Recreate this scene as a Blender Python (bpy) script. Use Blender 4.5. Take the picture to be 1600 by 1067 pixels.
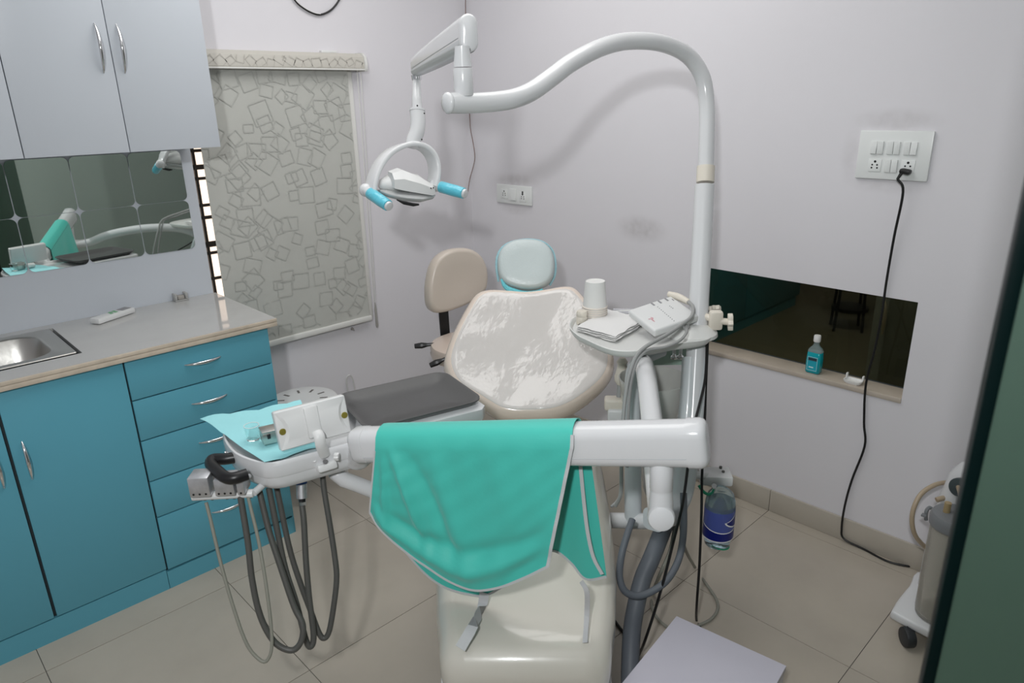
import bpy, bmesh, math, random
import numpy as np
from mathutils import Vector, Matrix

# ------------------------------------------------------------------ clear
for o in list(bpy.data.objects):
    bpy.data.objects.remove(o, do_unlink=True)
scene = bpy.context.scene
COL = scene.collection
random.seed(7)

# ------------------------------------------------------------------ camera
FPX = 1098.23
YAW, PITCH, ROLL = [math.radians(a) for a in (46.2925, -18.9117, -1.2888)]
CAM = Vector((-2.633, -3.06, 1.71))
FW = Vector((math.cos(PITCH)*math.cos(YAW), math.cos(PITCH)*math.sin(YAW), math.sin(PITCH)))
_r = Vector((math.sin(YAW), -math.cos(YAW), 0)); _u = _r.cross(FW)
RT = math.cos(ROLL)*_r + math.sin(ROLL)*_u
UP = -math.sin(ROLL)*_r + math.cos(ROLL)*_u
cam_data = bpy.data.cameras.new('camera')
cam_data.sensor_fit = 'HORIZONTAL'; cam_data.sensor_width = 36.0
cam_data.lens = FPX/1600*36
cam_data.clip_start = 0.05
cam_data.dof.use_dof = True
cam_data.dof.focus_distance = 2.3
cam_data.dof.aperture_fstop = 5.0
cam = bpy.data.objects.new('camera', cam_data); COL.objects.link(cam)
m3 = Matrix((RT, UP, -FW)).transposed()
cam.matrix_world = Matrix.Translation(CAM) @ m3.to_4x4()
scene.camera = cam

# ------------------------------------------------------------------ world, lights, exposure
scene.view_settings.view_transform = 'Standard'
scene.view_settings.look = 'None'
scene.view_settings.exposure = 0.12
scene.view_settings.gamma = 1.0
scene.view_settings.use_curve_mapping = False
world = bpy.data.worlds.new('world'); scene.world = world
world.use_nodes = True
world.node_tree.nodes['Background'].inputs[0].default_value = (1.0, 0.95, 0.88, 1)
world.node_tree.nodes['Background'].inputs[1].default_value = 1.0

def area_light(name, loc, target, sx, sy, power, color):
    ld = bpy.data.lights.new(name, 'AREA'); ld.shape = 'RECTANGLE'
    ld.size = sx; ld.size_y = sy; ld.energy = power; ld.color = color
    o = bpy.data.objects.new(name, ld); COL.objects.link(o)
    o.location = loc
    o.rotation_euler = (Vector(target)-Vector(loc)).to_track_quat('-Z', 'Y').to_euler()
    return o
# added ceiling bounce fill and the photographer's flash behind and above the camera
area_light('ceiling_bounce_fill', (-1.15, -1.20, 2.72), (-1.15, -1.20, 0), 1.4, 1.4, 18, (1.0, 0.985, 0.965))  # unseen area light standing in for flash bounced off the ceiling
area_light('next_room_fill', (1.1, -1.7, 2.6), (1.6, -1.5, 0), 0.6, 0.6, 34, (1.0, 0.95, 0.88))  # unseen lamp added to brighten the dim room behind the glass
area_light('camera_flash', (-3.05, -3.15, 2.17), (-0.6, -0.9, 1.2), 0.10, 0.10, 27, (0.97, 0.985, 1.0))

# ------------------------------------------------------------------ geometry helpers
def ray(x, y): return FW + RT*((x-800)/FPX) - UP*((y-533.5)/FPX)
def P(x, y, d): return CAM + ray(x, y)*d
def Zp(x, y, z): d = ray(x, y); return CAM + d*((z-CAM.z)/d.z)
def Xp(x, y, X=0.0): d = ray(x, y); return CAM + d*((X-CAM.x)/d.x)
def Yp(x, y, Y=0.0): d = ray(x, y); return CAM + d*((Y-CAM.y)/d.y)
V = Vector
def plane_hit(x, y, p0, n):
    d = ray(x, y); return CAM + d*((p0-CAM).dot(n)/d.dot(n))

def smooth_path(pts, k=6, closed=False):
    pts = [V(p) for p in pts]
    if len(pts) < 3: return pts
    out = []
    n = len(pts)
    rng = n if closed else n-1
    for i in range(rng):
        p1, p2 = pts[i], pts[(i+1) % n]
        p0 = pts[i-1] if (i > 0 or closed) else p1+(p1-p2)
        p3 = pts[(i+2) % n] if (i+2 < n or closed) else p2+(p2-p1)
        for j in range(k):
            t = j/k
            out.append(0.5*((2*p1)+(p2-p0)*t+(2*p0-5*p1+4*p2-p3)*t*t+(3*p1-p0-3*p2+p3)*t**3))
    if not closed: out.append(pts[-1])
    return out

def ring_rrect(c, u, v, hu, hv, r, n=4):
    u = V(u).normalized(); v = V(v).normalized(); c = V(c)
    r = min(r, hu*0.999, hv*0.999); out = []
    for sx, sy, a0 in ((1, 1, 0), (-1, 1, 90), (-1, -1, 180), (1, -1, 270)):
        for i in range(n+1):
            a = math.radians(a0+90*i/n)
            out.append(c+u*(sx*(hu-r)+r*math.cos(a))+v*(sy*(hv-r)+r*math.sin(a)))
    return out
def ring_ell(c, u, v, ru, rv, n=20):
    u = V(u).normalized(); v = V(v).normalized(); c = V(c)
    return [c+u*(ru*math.cos(2*math.pi*i/n))+v*(rv*math.sin(2*math.pi*i/n)) for i in range(n)]
def frame(axis):
    a = V(axis).normalized()
    h = V((0, 0, 1)) if abs(a.z) < 0.95 else V((1, 0, 0))
    u = h.cross(a).normalized(); v = a.cross(u).normalized()
    return u, v, a

class MB:
    def __init__(self): self.bm = bmesh.new()
    def loft(self, rings, cap0=True, cap1=True, closed=False):
        bm = self.bm
        vs = [[bm.verts.new(p) for p in r] for r in rings]
        m = len(vs)
        for i in range(m if closed else m-1):
            a, b = vs[i], vs[(i+1) % m]; n = len(a)
            for j in range(n):
                try: bm.faces.new((a[j], a[(j+1) % n], b[(j+1) % n], b[j]))
                except ValueError: pass
        if not closed:
            if cap0: bm.faces.new(list(reversed(vs[0])))
            if cap1: bm.faces.new(vs[-1])
        return self
    def box(self, c, s, rot=None, bevel=0.0, seg=2):
        b2 = bmesh.new()
        bmesh.ops.create_cube(b2, size=1.0)
        bmesh.ops.scale(b2, vec=V(s), verts=b2.verts)
        if bevel > 0:
            bmesh.ops.bevel(b2, geom=list(b2.edges), offset=min(bevel, min(s)*0.49), segments=seg, profile=0.5, affect='EDGES')
        M = Matrix.Translation(V(c))
        if rot is not None: M = M @ rot.to_4x4()
        bmesh.ops.transform(b2, matrix=M, verts=b2.verts)
        me = bpy.data.meshes.new('t'); b2.to_mesh(me); b2.free()
        self.bm.from_mesh(me); bpy.data.meshes.remove(me)
        return self
    def bx(self, x0, x1, y0, y1, z0, z1, bevel=0.0, seg=2):
        return self.box(((x0+x1)/2, (y0+y1)/2, (z0+z1)/2), (abs(x1-x0), abs(y1-y0), abs(z1-z0)), None, bevel, seg)
    def tube(self, pts, r, n=12, k=6, cap=True, flat=1.0):
        path = smooth_path(pts, k) if k > 1 else [V(p) for p in pts]
        m = len(path)
        rr = r if isinstance(r, (list, tuple)) else [r]*2
        def rad(i):
            t = i/(m-1)*(len(rr)-1); j = min(int(t), len(rr)-2); f = t-j
            return rr[j]*(1-f)+rr[j+1]*f
        rings = []; u = None
        for i in range(m):
            t = (path[min(i+1, m-1)]-path[max(i-1, 0)]).normalized()
            if u is None: u, v, _ = frame(t)
            else:
                u = (u-t*u.dot(t)).normalized()
            v = t.cross(u)
            rings.append(ring_ell(path[i], u, v, rad(i), rad(i)*flat, n))
        return self.loft(rings, cap, cap)
    def cyl(self, a, b, ra, rb=None, n=20, bev=0.0):
        rb = ra if rb is None else rb
        a = V(a); b = V(b); u, v, w = frame(b-a)
        if bev > 0:
            rings = [ring_ell(a, u, v, ra-bev, ra-bev, n), ring_ell(a+w*bev*.3, u, v, ra-bev*.3, ra-bev*.3, n), ring_ell(a+w*bev, u, v, ra, ra, n),
                     ring_ell(b-w*bev, u, v, rb, rb, n), ring_ell(b-w*bev*.3, u, v, rb-bev*.3, rb-bev*.3, n), ring_ell(b, u, v, rb-bev, rb-bev, n)]
        else:
            rings = [ring_ell(a, u, v, ra, ra, n), ring_ell(b, u, v, rb, rb, n)]
        return self.loft(rings)
    def lathe(self, c, axis, prof, n=24, cap0=True, cap1=True):
        """prof: list of (radius, height along axis)"""
        u, v, w = frame(axis); c = V(c)
        return self.loft([ring_ell(c+w*h, u, v, max(r, 1e-4), max(r, 1e-4), n) for r, h in prof], cap0, cap1)
    def ball(self, c, r, n=16, m=10, scale=(1, 1, 1), rot=None):
        b2 = bmesh.new(); bmesh.ops.create_uvsphere(b2, u_segments=n, v_segments=m, radius=r)
        M = Matrix.Translation(V(c)) @ (rot.to_4x4() if rot else Matrix()) @ Matrix.Diagonal((*scale, 1))
        bmesh.ops.transform(b2, matrix=M, verts=b2.verts)
        me = bpy.data.meshes.new('t'); b2.to_mesh(me); b2.free(); self.bm.from_mesh(me); bpy.data.meshes.remove(me)
        return self
    def grid(self, rows):
        bm = self.bm; vs = [[bm.verts.new(p) for p in r] for r in rows]
        for i in range(len(vs)-1):
            for j in range(len(vs[0])-1):
                bm.faces.new((vs[i][j], vs[i][j+1], vs[i+1][j+1], vs[i+1][j]))
        return self
    def prism(self, pts, vec, bevel=0.0):
        """outline pts (planar) extruded by vec, with an optional edge rounding"""
        vec = V(vec); pts = [V(p) for p in pts]
        c = sum(pts, V())/len(pts)
        if bevel <= 0: return self.loft([pts, [p+vec for p in pts]])
        w = vec.normalized(); L = vec.length
        def sh(d): return [c+(p-c)*(1-d/max((p-c).length, 1e-6)) for p in pts]
        rings = []
        for d, h in ((bevel, 0), (bevel*.3, bevel*.3), (0, bevel), (0, L-bevel), (bevel*.3, L-bevel*.3), (bevel, L)):
            rings.append([p+w*h for p in sh(d)])
        return self.loft(rings)
    def solidify(self, t):
        bm = self.bm
        bmesh.ops.recalc_face_normals(bm, faces=bm.faces)
        bmesh.ops.solidify(bm, geom=list(bm.faces), thickness=t)
        return self

# ------------------------------------------------------------------ materials
MATS = {}
def mat(name, col=(.8, .8, .8), rough=.5, metal=0.0, spec=.5, coat=0.0, coat_rough=.05, trans=0.0, ior=1.45, emit=None, estr=0.0,
        noise=None, bump=None, sheen=0.0, alpha=1.0):
    """noise=(scale, amount, detail) mottles the colour; bump=(scale, strength, detail)"""
    if name in MATS: return MATS[name]
    m = bpy.data.materials.new(name); m.use_nodes = True
    nt = m.node_tree; b = nt.nodes['Principled BSDF']
    b.inputs['Base Color'].default_value = (*col, 1); b.inputs['Roughness'].default_value = rough
    b.inputs['Metallic'].default_value = metal; b.inputs['Specular IOR Level'].default_value = spec
    b.inputs['Coat Weight'].default_value = coat; b.inputs['Coat Roughness'].default_value = coat_rough
    b.inputs['Transmission Weight'].default_value = trans; b.inputs['IOR'].default_value = ior
    b.inputs['Sheen Weight'].default_value = sheen; b.inputs['Alpha'].default_value = alpha
    if emit: b.inputs['Emission Color'].default_value = (*emit, 1); b.inputs['Emission Strength'].default_value = estr
    tc = nt.nodes.new('ShaderNodeTexCoord')
    if noise:
        n = nt.nodes.new('ShaderNodeTexNoise'); n.inputs['Scale'].default_value = noise[0]; n.inputs['Detail'].default_value = noise[2]
        nt.links.new(tc.outputs['Object'], n.inputs['Vector'])
        r = nt.nodes.new('ShaderNodeValToRGB'); k = noise[1]
        r.color_ramp.elements[0].position = .3; r.color_ramp.elements[1].position = .7
        r.color_ramp.elements[0].color = (*[c*(1-k) for c in col], 1); r.color_ramp.elements[1].color = (*[min(1, c*(1+k)) for c in col], 1)
        nt.links.new(n.outputs['Fac'], r.inputs[0]); nt.links.new(r.outputs[0], b.inputs['Base Color'])
    if bump:
        n2 = nt.nodes.new('ShaderNodeTexNoise'); n2.inputs['Scale'].default_value = bump[0]; n2.inputs['Detail'].default_value = bump[2]
        nt.links.new(tc.outputs['Object'], n2.inputs['Vector'])
        bp = nt.nodes.new('ShaderNodeBump'); bp.inputs['Strength'].default_value = bump[1]; bp.inputs['Distance'].default_value = .01
        nt.links.new(n2.outputs['Fac'], bp.inputs['Height']); nt.links.new(bp.outputs[0], b.inputs['Normal'])
        if coat: nt.links.new(bp.outputs[0], b.inputs['Coat Normal'])
    MATS[name] = m
    return m

def wall_mat(name, col, stains=()):
    """painted plaster with soft grubby patches: stains = [(centre, radii, strength)]"""
    m = mat(name, col, .38, spec=.35, noise=(1.3, .02, 3), bump=(60, .03, 2))
    if stains:
        nt = m.node_tree; b = nt.nodes['Principled BSDF']
        src = b.inputs['Base Color'].links[0].from_socket
        geo = nt.nodes.new('ShaderNodeNewGeometry')
        nz = nt.nodes.new('ShaderNodeTexNoise'); nz.inputs['Scale'].default_value = 26; nz.inputs['Detail'].default_value = 5
        nt.links.new(geo.outputs['Position'], nz.inputs['Vector'])
        for c, rad, k in stains:
            mp = nt.nodes.new('ShaderNodeVectorMath'); mp.operation = 'SUBTRACT'; mp.inputs[1].default_value = c
            nt.links.new(geo.outputs['Position'], mp.inputs[0])
            dv = nt.nodes.new('ShaderNodeVectorMath'); dv.operation = 'DIVIDE'; dv.inputs[1].default_value = rad
            nt.links.new(mp.outputs[0], dv.inputs[0])
            ln = nt.nodes.new('ShaderNodeVectorMath'); ln.operation = 'LENGTH'; nt.links.new(dv.outputs[0], ln.inputs[0])
            mr = nt.nodes.new('ShaderNodeMapRange'); mr.interpolation_type = 'SMOOTHSTEP'
            mr.inputs[1].default_value = 1.0; mr.inputs[2].default_value = .25; mr.inputs[3].default_value = 0; mr.inputs[4].default_value = k
            nt.links.new(ln.outputs['Value'], mr.inputs[0])
            mu = nt.nodes.new('ShaderNodeMath'); mu.operation = 'MULTIPLY'; nt.links.new(mr.outputs[0], mu.inputs[0]); nt.links.new(nz.outputs['Fac'], mu.inputs[1])
            mx = nt.nodes.new('ShaderNodeMix'); mx.data_type = 'RGBA'
            mx.inputs[7].default_value = (.20, .17, .15, 1)
            nt.links.new(mu.outputs[0], mx.inputs[0]); nt.links.new(src, mx.inputs[6]); src = mx.outputs[2]
        nt.links.new(src, b.inputs['Base Color'])
    return m

M_wall_l = wall_mat('lilac_white_wall_paint', (.72, .705, .735))
M_wall_r = wall_mat('lilac_white_wall_paint_grubby', (.72, .705, .735),
    [((0, -.36, 1.31), (.3, .19, .05), .42), ((0, -2.19, 1.62), (.3, .17, .05), .30), ((0, -2.06, 1.5), (.3, .05, .12), .2),
     ((0, -1.17, 1.145), (.3, .17, .075), .42), ((0, -2.19, 1.41), (.3, .16, .04), .22), ((0, -.36, 1.16), (.3, .16, .04), .25)])
M_ceil = mat('white_ceiling_paint', (.82, .82, .82), .6)
M_tile = mat('beige_vitrified_floor_tile', (.455, .41, .345), .22, spec=.45, noise=(5, .05, 6))
M_grout = mat('dark_floor_grout', (.14, .13, .12), .8)
M_skirt = mat('beige_skirting_tile', (.46, .42, .36), .3, noise=(6, .05, 5))
M_white_lam = mat('white_laminate', (.55, .585, .63), .3, spec=.45)
M_box_lam = mat('lilac_white_laminate', (.54, .53, .60), .25, spec=.5)
M_blue_lam = mat('sky_blue_laminate', (.115, .39, .50), .36, spec=.45)
M_gapdark = mat('dark_carcass_and_gap_shade', (.035, .045, .05), .7)  # also colours the sheets that paint shade into cupboard gaps
M_blue_dark = mat('blue_cabinet_carcass', (.07, .27, .37), .5)
M_top = mat('grey_laminate_worktop', (.50, .50, .49), .07, spec=.5, noise=(9, .03, 4))
M_topedge = mat('beige_worktop_edging', (.60, .52, .42), .45, noise=(20, .12, 3))
M_steel = mat('brushed_stainless_steel', (.55, .54, .51), .32, 1.0, bump=(45, .04, 3))
M_chrome = mat('chrome', (.78, .79, .80), .12, 1.0)
M_enamel = mat('glossy_white_enamel', (.68, .69, .70), .2, spec=.5, coat=.3)
M_plastic = mat('white_plastic', (.72, .73, .725), .35)
M_ivory = mat('ivory_plastic', (.74, .69, .60), .42)
M_switch = mat('white_switch_plastic', (.76, .78, .77), .3)
M_black = mat('black_plastic', (.012, .012, .013), .35)
M_blackmetal = mat('black_painted_grille', (.008, .008, .008), .5)
M_cream = mat('cream_upholstery_vinyl', (.77, .665, .575), .26, spec=.45, coat=.7, coat_rough=.12, bump=(14, .10, 4))
M_legpad = mat('pale_cream_upholstery_vinyl', (.64, .62, .55), .28, spec=.45, coat=.8, coat_rough=.10, bump=(9, .12, 4))
M_beige = mat('beige_stool_vinyl', (.58, .51, .44), .4, coat=.5, coat_rough=.2, bump=(30, .06, 3))
M_stoolpink = mat('pinkish_beige_stool_vinyl', (.60, .50, .43), .4, coat=.4, coat_rough=.2)
M_apron = mat('mint_green_apron_cloth', (.062, .54, .455), .55, sheen=.2, bump=(130, .04, 2))
M_piping = mat('grey_cotton_tape', (.56, .57, .58), .8, bump=(220, .1, 2))
M_bluepaper = mat('pale_cyan_tissue_paper', (.36, .76, .80), .85, bump=(60, .08, 3))
M_bluefoil = mat('cyan_foil_wrap', (.12, .56, .70), .3, coat=.6, bump=(40, .35, 3))
M_bluenet = mat('pale_cyan_headrest_cover', (.53, .60, .60), .45, coat=.5, coat_rough=.2, bump=(150, .12, 3))
M_bluenet2 = mat('cyan_cover_gather', (.16, .60, .68), .5, bump=(90, .5, 3))
M_graytray = mat('dark_grey_plastic_tray', (.088, .088, .088), .4, bump=(60, .03, 2))
M_hosedark = mat('dark_grey_hose', (.085, .085, .078), .45)
M_hosegrey = mat('grey_hose', (.33, .335, .33), .45)
M_hosethin = mat('grey_green_tube', (.26, .26, .22), .45)
M_duct = mat('blue_grey_duct_hose', (.12, .135, .155), .5)
M_rubber = mat('black_cable', (.008, .008, .008), .45)
M_brownwire = mat('brown_wire', (.22, .14, .12), .6)
M_blind = mat('grey_blind_fabric', (.49, .495, .46), .55, noise=(3, .03, 3), bump=(3.5, .12, 3))
M_print = mat('blind_printed_line', (.435, .44, .41), .30)
M_cass = mat('greige_blind_cassette_fabric', (.54, .52, .47), .5)
M_cassline = mat('cassette_printed_line', (.49, .47, .425), .4)
M_blindbar = mat('off_white_blind_bar', (.72, .72, .69), .4)
M_paper = mat('white_paper', (.80, .80, .79), .8)
M_cup = mat('white_paper_cup', (.80, .80, .78), .6)
M_cuprim = mat('cup_rim_cream', (.78, .72, .65), .6)
M_silver = mat('silver_metal_block', (.62, .63, .65), .4, .85, noise=(40, .15, 4))
M_lens = mat('clear_plastic', (.93, .96, .95), .04, trans=1.0, ior=1.2)
M_glassgreen = mat('green_tinted_door_glass', (.138, .232, .178), .42, trans=.72, ior=1.3, spec=.3)
M_glassedge = mat('dark_green_glass_edge', (.001, .006, .006), .3, spec=.2)
M_glasspane = mat('daylit_frosted_window_pane', (.8, .7, .6), .6, emit=(1.0, .80, .66), estr=1.25)
M_sill = mat('beige_stone_sill', (.50, .435, .37), .3, noise=(9, .1, 5))
M_bowl = mat('clear_spittoon_glass', (.74, .75, .71), .08, trans=.35, ior=1.3, coat=.4)
M_red = mat('pink_print', (.75, .30, .36), .5)
M_greyprint = mat('grey_print', (.28, .28, .29), .5)
M_brown = mat('brown_wood_door', (.16, .06, .045), .4, noise=(4, .3, 5))
M_partition = mat('frosted_green_partition', (.36, .425, .385), .45, noise=(.8, .08, 3))
M_column = mat('pale_grey_unit_casing', (.58, .615, .63), .3, coat=.2)

def mirror_mat(name, tint, rough=.01):
    m = bpy.data.materials.new(name); m.use_nodes = True; nt = m.node_tree
    b = nt.nodes['Principled BSDF']; b.inputs['Metallic'].default_value = 1; b.inputs['Roughness'].default_value = rough
    b.inputs['Base Color'].default_value = (*tint, 1)
    return m
M_mirror = mirror_mat('mirror_glass', (.80, .84, .81))
def dark_glass():
    m = bpy.data.materials.new('dark_tinted_glass'); m.use_nodes = True; nt = m.node_tree
    out = nt.nodes['Material Output']; nt.nodes.remove(nt.nodes['Principled BSDF'])
    tr = nt.nodes.new('ShaderNodeBsdfTransparent'); tr.inputs[0].default_value = (.30, .31, .26, 1)
    gl = nt.nodes.new('ShaderNodeBsdfGlossy'); gl.inputs['Roughness'].default_value = .02; gl.inputs[0].default_value = (.8, .85, .8, 1)
    mx = nt.nodes.new('ShaderNodeMixShader'); mx.inputs[0].default_value = .012
    nt.links.new(tr.outputs[0], mx.inputs[1]); nt.links.new(gl.outputs[0], mx.inputs[2]); nt.links.new(mx.outputs[0], out.inputs[0])
    return m
M_darkglass = dark_glass()

# ------------------------------------------------------------------ object helpers
WLOC = {}
def finish(me, angle=40):
    for p in me.polygons: p.use_smooth = True
    try: me.set_sharp_from_angle(angle=math.radians(angle))
    except Exception: pass
def obj(name, mb, material, parent=None, angle=40, normals=True):
    if normals: bmesh.ops.recalc_face_normals(mb.bm, faces=mb.bm.faces)
    me = bpy.data.meshes.new(name)
    vs = [v.co for v in mb.bm.verts]
    if parent is None:
        mn = V([min(v[i] for v in vs) for i in range(3)]); mx = V([max(v[i] for v in vs) for i in range(3)])
        base = V(((mn.x+mx.x)/2, (mn.y+mx.y)/2, mn.z))
    else: base = WLOC[parent.name]
    bmesh.ops.translate(mb.bm, vec=-base, verts=mb.bm.verts)
    mb.bm.to_mesh(me); mb.bm.free()
    me.materials.append(material); finish(me, angle)
    o = bpy.data.objects.new(name, me); COL.objects.link(o)
    if parent is None: o.location = base
    else: o.parent = parent
    WLOC[o.name] = base.copy()
    return o
def tag(o, label, cat, group=None):
    o['label'] = label; o['category'] = cat
    if group: o['group'] = group
    return o
def thing(name, loc, label, cat, group=None):
    o = bpy.data.objects.new(name, None); COL.objects.link(o)
    o.empty_display_size = .05; o.location = loc; WLOC[o.name] = V(loc)
    return tag(o, label, cat, group)
def struct(name, mb, material, label=None, angle=40):
    o = obj(name, mb, material, None, angle); o['kind'] = 'structure'
    if label: o['label'] = label
    return o
def piece_copy(src, delta, parent):
    c = src.copy(); COL.objects.link(c); c.parent = parent; c.location = src.location+V(delta); WLOC[c.name] = WLOC[src.name]+V(delta)
    return c
def arc_handle(parent, a, b, out, w=.007, name='handle'):
    """bowed bright pull between two points, tapering at the ends"""
    a = V(a); b = V(b); out = V(out); m = MB(); pts = []
    for t in (0, .12, .3, .5, .7, .88, 1): pts.append(a.lerp(b, t)+out*(math.sin(math.pi*t)**.8*1.0))
    m.tube(pts, [w*.35, w*.8, w, w*.8, w*.35], n=10, k=4)
    m.cyl(a.lerp(b, .06)-out*.02, a.lerp(b, .06)+out*.35, w*.5, n=8); m.cyl(a.lerp(b, .94)-out*.02, a.lerp(b, .94)+out*.35, w*.5, n=8)
    return obj(name, m, M_chrome, parent)

# ================================================================== SETTING
RX0, RY0, HC = -3.7, -3.95, 2.75       # west and south limits, ceiling height
GX = [-1.88+.605*i for i in range(-4, 5)]; GY = [-2.511+.605*i for i in range(-3, 6)]
fl = struct('floor', MB().bx(RX0, 0, RY0, 0, -.10, -.003), M_grout, 'beige vitrified tile floor with thin dark joints')
shared = {}
for i in range(-1, len(GX)):
    for j in range(-1, len(GY)):
        x0 = max(RX0, GX[i] if i >= 0 else -9); x1 = min(0, GX[i+1] if i+1 < len(GX) else 9)
        y0 = max(RY0, GY[j] if j >= 0 else -9); y1 = min(0, GY[j+1] if j+1 < len(GY) else 9)
        if x1-x0 < .02 or y1-y0 < .02: continue
        g = .0012; key = (round(x1-x0, 3), round(y1-y0, 3))
        c = V(((x0+x1)/2, (y0+y1)/2, 0))
        if key in shared:
            s, c0 = shared[key]; piece_copy(s, c-c0, fl)
        else:
            shared[key] = (obj('floor_tile', MB().bx(x0+g, x1-g, y0+g, y1-g, -.008, 0), M_tile, fl), c)
struct('ceiling', MB().bx(RX0, .2, RY0, .2, HC, HC+.1), M_ceil, 'plain white painted ceiling')

# window wall (y = 0) with its opening
WX0, WX1, WZ0, WZ1 = -1.66, -.76, .74, 1.84
w = MB(); T = .18
w.bx(RX0, WX0, 0, T, -.1, HC); w.bx(WX1, T, 0, T, -.1, HC); w.bx(WX0, WX1, 0, T, -.1, WZ0); w.bx(WX0, WX1, 0, T, WZ1, HC)
struct('wall_left', w, M_wall_l, 'lilac white painted wall with the blind and cupboards')
# niche wall (x = 0)
NY0, NY1, NZ0, NZ1 = -2.345, -1.445, .658, 1.019
w = MB()
w.bx(0, .114, RY0, NY0, -.1, HC); w.bx(0, .114, NY1, 0, -.1, HC); w.bx(0, .114, NY0, NY1, -.1, NZ0-.02); w.bx(0, .114, NY0, NY1, NZ1, HC)
struct('wall_right', w, M_wall_r, 'lilac white painted wall with grubby marks around the switches')
struct('wall_back', MB().bx(RX0, .25, RY0-.1, RY0, -.1, HC), M_partition, 'frosted green partition behind the camera')
struct('wall_front', MB().bx(RX0-.1, RX0, RY0, T, -.1, HC), M_wall_l, 'plain lilac white wall beside the cupboards')
d2 = struct('door_2', MB().bx(-2.6, -1.72, RY0, RY0+.045, 0, 2.05), M_brown, 'brown wooden door in the partition')
obj('panel', MB().bx(-2.48, -1.84, RY0+.045, RY0+.055, .2, .95, .004), M_brown, d2)
obj('panel', MB().bx(-2.48, -1.84, RY0+.045, RY0+.055, 1.08, 1.9, .004), M_brown, d2)
# niche sill and dark glass
tr = struct('trim_1', MB().bx(-.006, .113, NY0, NY1, NZ0-.02, NZ0, .003), M_sill, 'beige stone sill in front of the dark glass')
wn = struct('window_2', MB().bx(.10, .112, NY0, NY1, NZ0, NZ1), M_darkglass, 'dark tinted glass in the wall niche, dim room behind')
obj('frame', MB().bx(.098, .10, NY0, NY1, NZ1-.006, NZ1).bx(.098, .10, NY0, NY1, NZ0, NZ0+.004), M_gapdark, wn)
# dim room behind the dark glass
AX1, AY0 = 4.2, -3.3
struct('floor_next_room', MB().bx(.115, AX1, AY0, 0, -.1, 0), mat('brown_floor_tile', (.33, .29, .21), .5), 'brown tiled floor of the dim room behind the glass')
struct('ceiling_next_room', MB().bx(.115, AX1, AY0, 0, HC, HC+.1), M_ceil, 'ceiling of the dim room behind the glass')
struct('wall_next_room_left', MB().bx(.115, AX1, 0, .1, -.1, HC), M_wall_l, 'left wall of the dim room behind the glass')
struct('wall_next_room_far', MB().bx(AX1, AX1+.1, AY0, .1, -.1, HC), M_wall_l, 'far wall of the dim room behind the glass')
struct('wall_next_room_right', MB().bx(.115, AX1, AY0-.1, AY0, -.1, HC), M_wall_l, 'right wall of the dim room behind the glass')
nc_ = thing('base_cabinet', (2.3, -.29, 0), 'teal floor cupboard seen dimly through the dark glass', 'cupboard')
obj('body', MB().bx(1.25, 3.13, -.55, -.01, .0, .9), M_gapdark, nc_)
obj('plinth', MB().bx(1.25, 3.12, -.56, -.55, 0, .082), M_blue_lam, nc_)
for xa, xb in ((1.25, 2.216), (2.226, 3.16)):
    dd_ = obj('door', MB().bx(xa, xb, -.572, -.555, .09, .9, .002), M_blue_lam, nc_)
    kx = xb-.10 if xa > 2 else xa+.1
    obj('knob', MB().cyl((kx, -.572, .42), (kx, -.592, .42), .012, n=12), M_chrome, dd_)
ns_ = thing('bar_stool', (2.76, -1.14, 0), 'thin-legged black stool seen dimly through the dark glass', 'stool')
for ax_, ay_ in ((-.13, .05), (-.03, -.12), (.13, -.03), (.03, .14)):
    obj('leg', MB().tube([V((2.76+ax_, -1.14+ay_, 0)), V((2.76+ax_*.7, -1.14+ay_*.7, .68))], .011, n=8, k=1), M_black, ns_)
obj('foot_rest', MB().lathe((2.76, -1.14, .15), (0, 0, 1), [(.09, 0), (.13, .005), (.13, .03), (.09, .035)], 24), M_black, ns_)
obj('seat', MB().lathe((2.76, -1.14, .68), (0, 0, 1), [(.12, 0), (.16, .01), (.16, .04), (.12, .05)], 24), M_black, ns_)
np_ = thing('tall_cabinet', (1.9, -2.2, 0), 'tall grey cabinet with a steel handle behind the dark glass', 'cabinet')
obj('body', MB().bx(1.6, 2.1, -2.95, -1.69, 0, 1.9), mat('grey_cabinet_paint', (.42, .45, .43), .5), np_)
obj('door', MB().bx(1.58, 1.6, -2.94, -1.77, .02, 1.88, .003), mat('dark_grey_cabinet_door', (.27, .29, .25), .5), np_)
obj('handle', MB().tube([Xp(1381, 466, 1.57), Xp(1383, 480, 1.55), Xp(1381, 505, 1.55), Xp(1378, 522, 1.57)], [.006, .012, .012, .006], n=10, k=4), mat('pale_brass_handle', (.75, .68, .55), .3, .6), np_)
# skirting
sk = struct('baseboard_right', MB().bx(-.002, 0, RY0, 0, 0, .098), M_grout, 'beige skirting tiles along the niche wall')
first = None
for j in range(len(GY)-1):
    y0, y1 = max(GY[j], RY0), min(GY[j+1], 0)
    if y1-y0 < .05: continue
    obj('skirting_tile', MB().bx(-.011, -.001, y0+.001, y1-.001, .001, .1, .0015), M_skirt, sk)
sk = struct('baseboard_left', MB().bx(-1.53, -.011, -.002, 0, 0, .098), M_grout, 'beige skirting tiles under the window')
for i in range(len(GX)-1):
    x0, x1 = max(GX[i], -1.53), min(GX[i+1], -.012)
    if x1-x0 < .05: continue
    obj('skirting_tile', MB().bx(x0+.001, x1-.001, -.011, -.001, .001, .1, .0015), M_skirt, sk)

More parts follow.
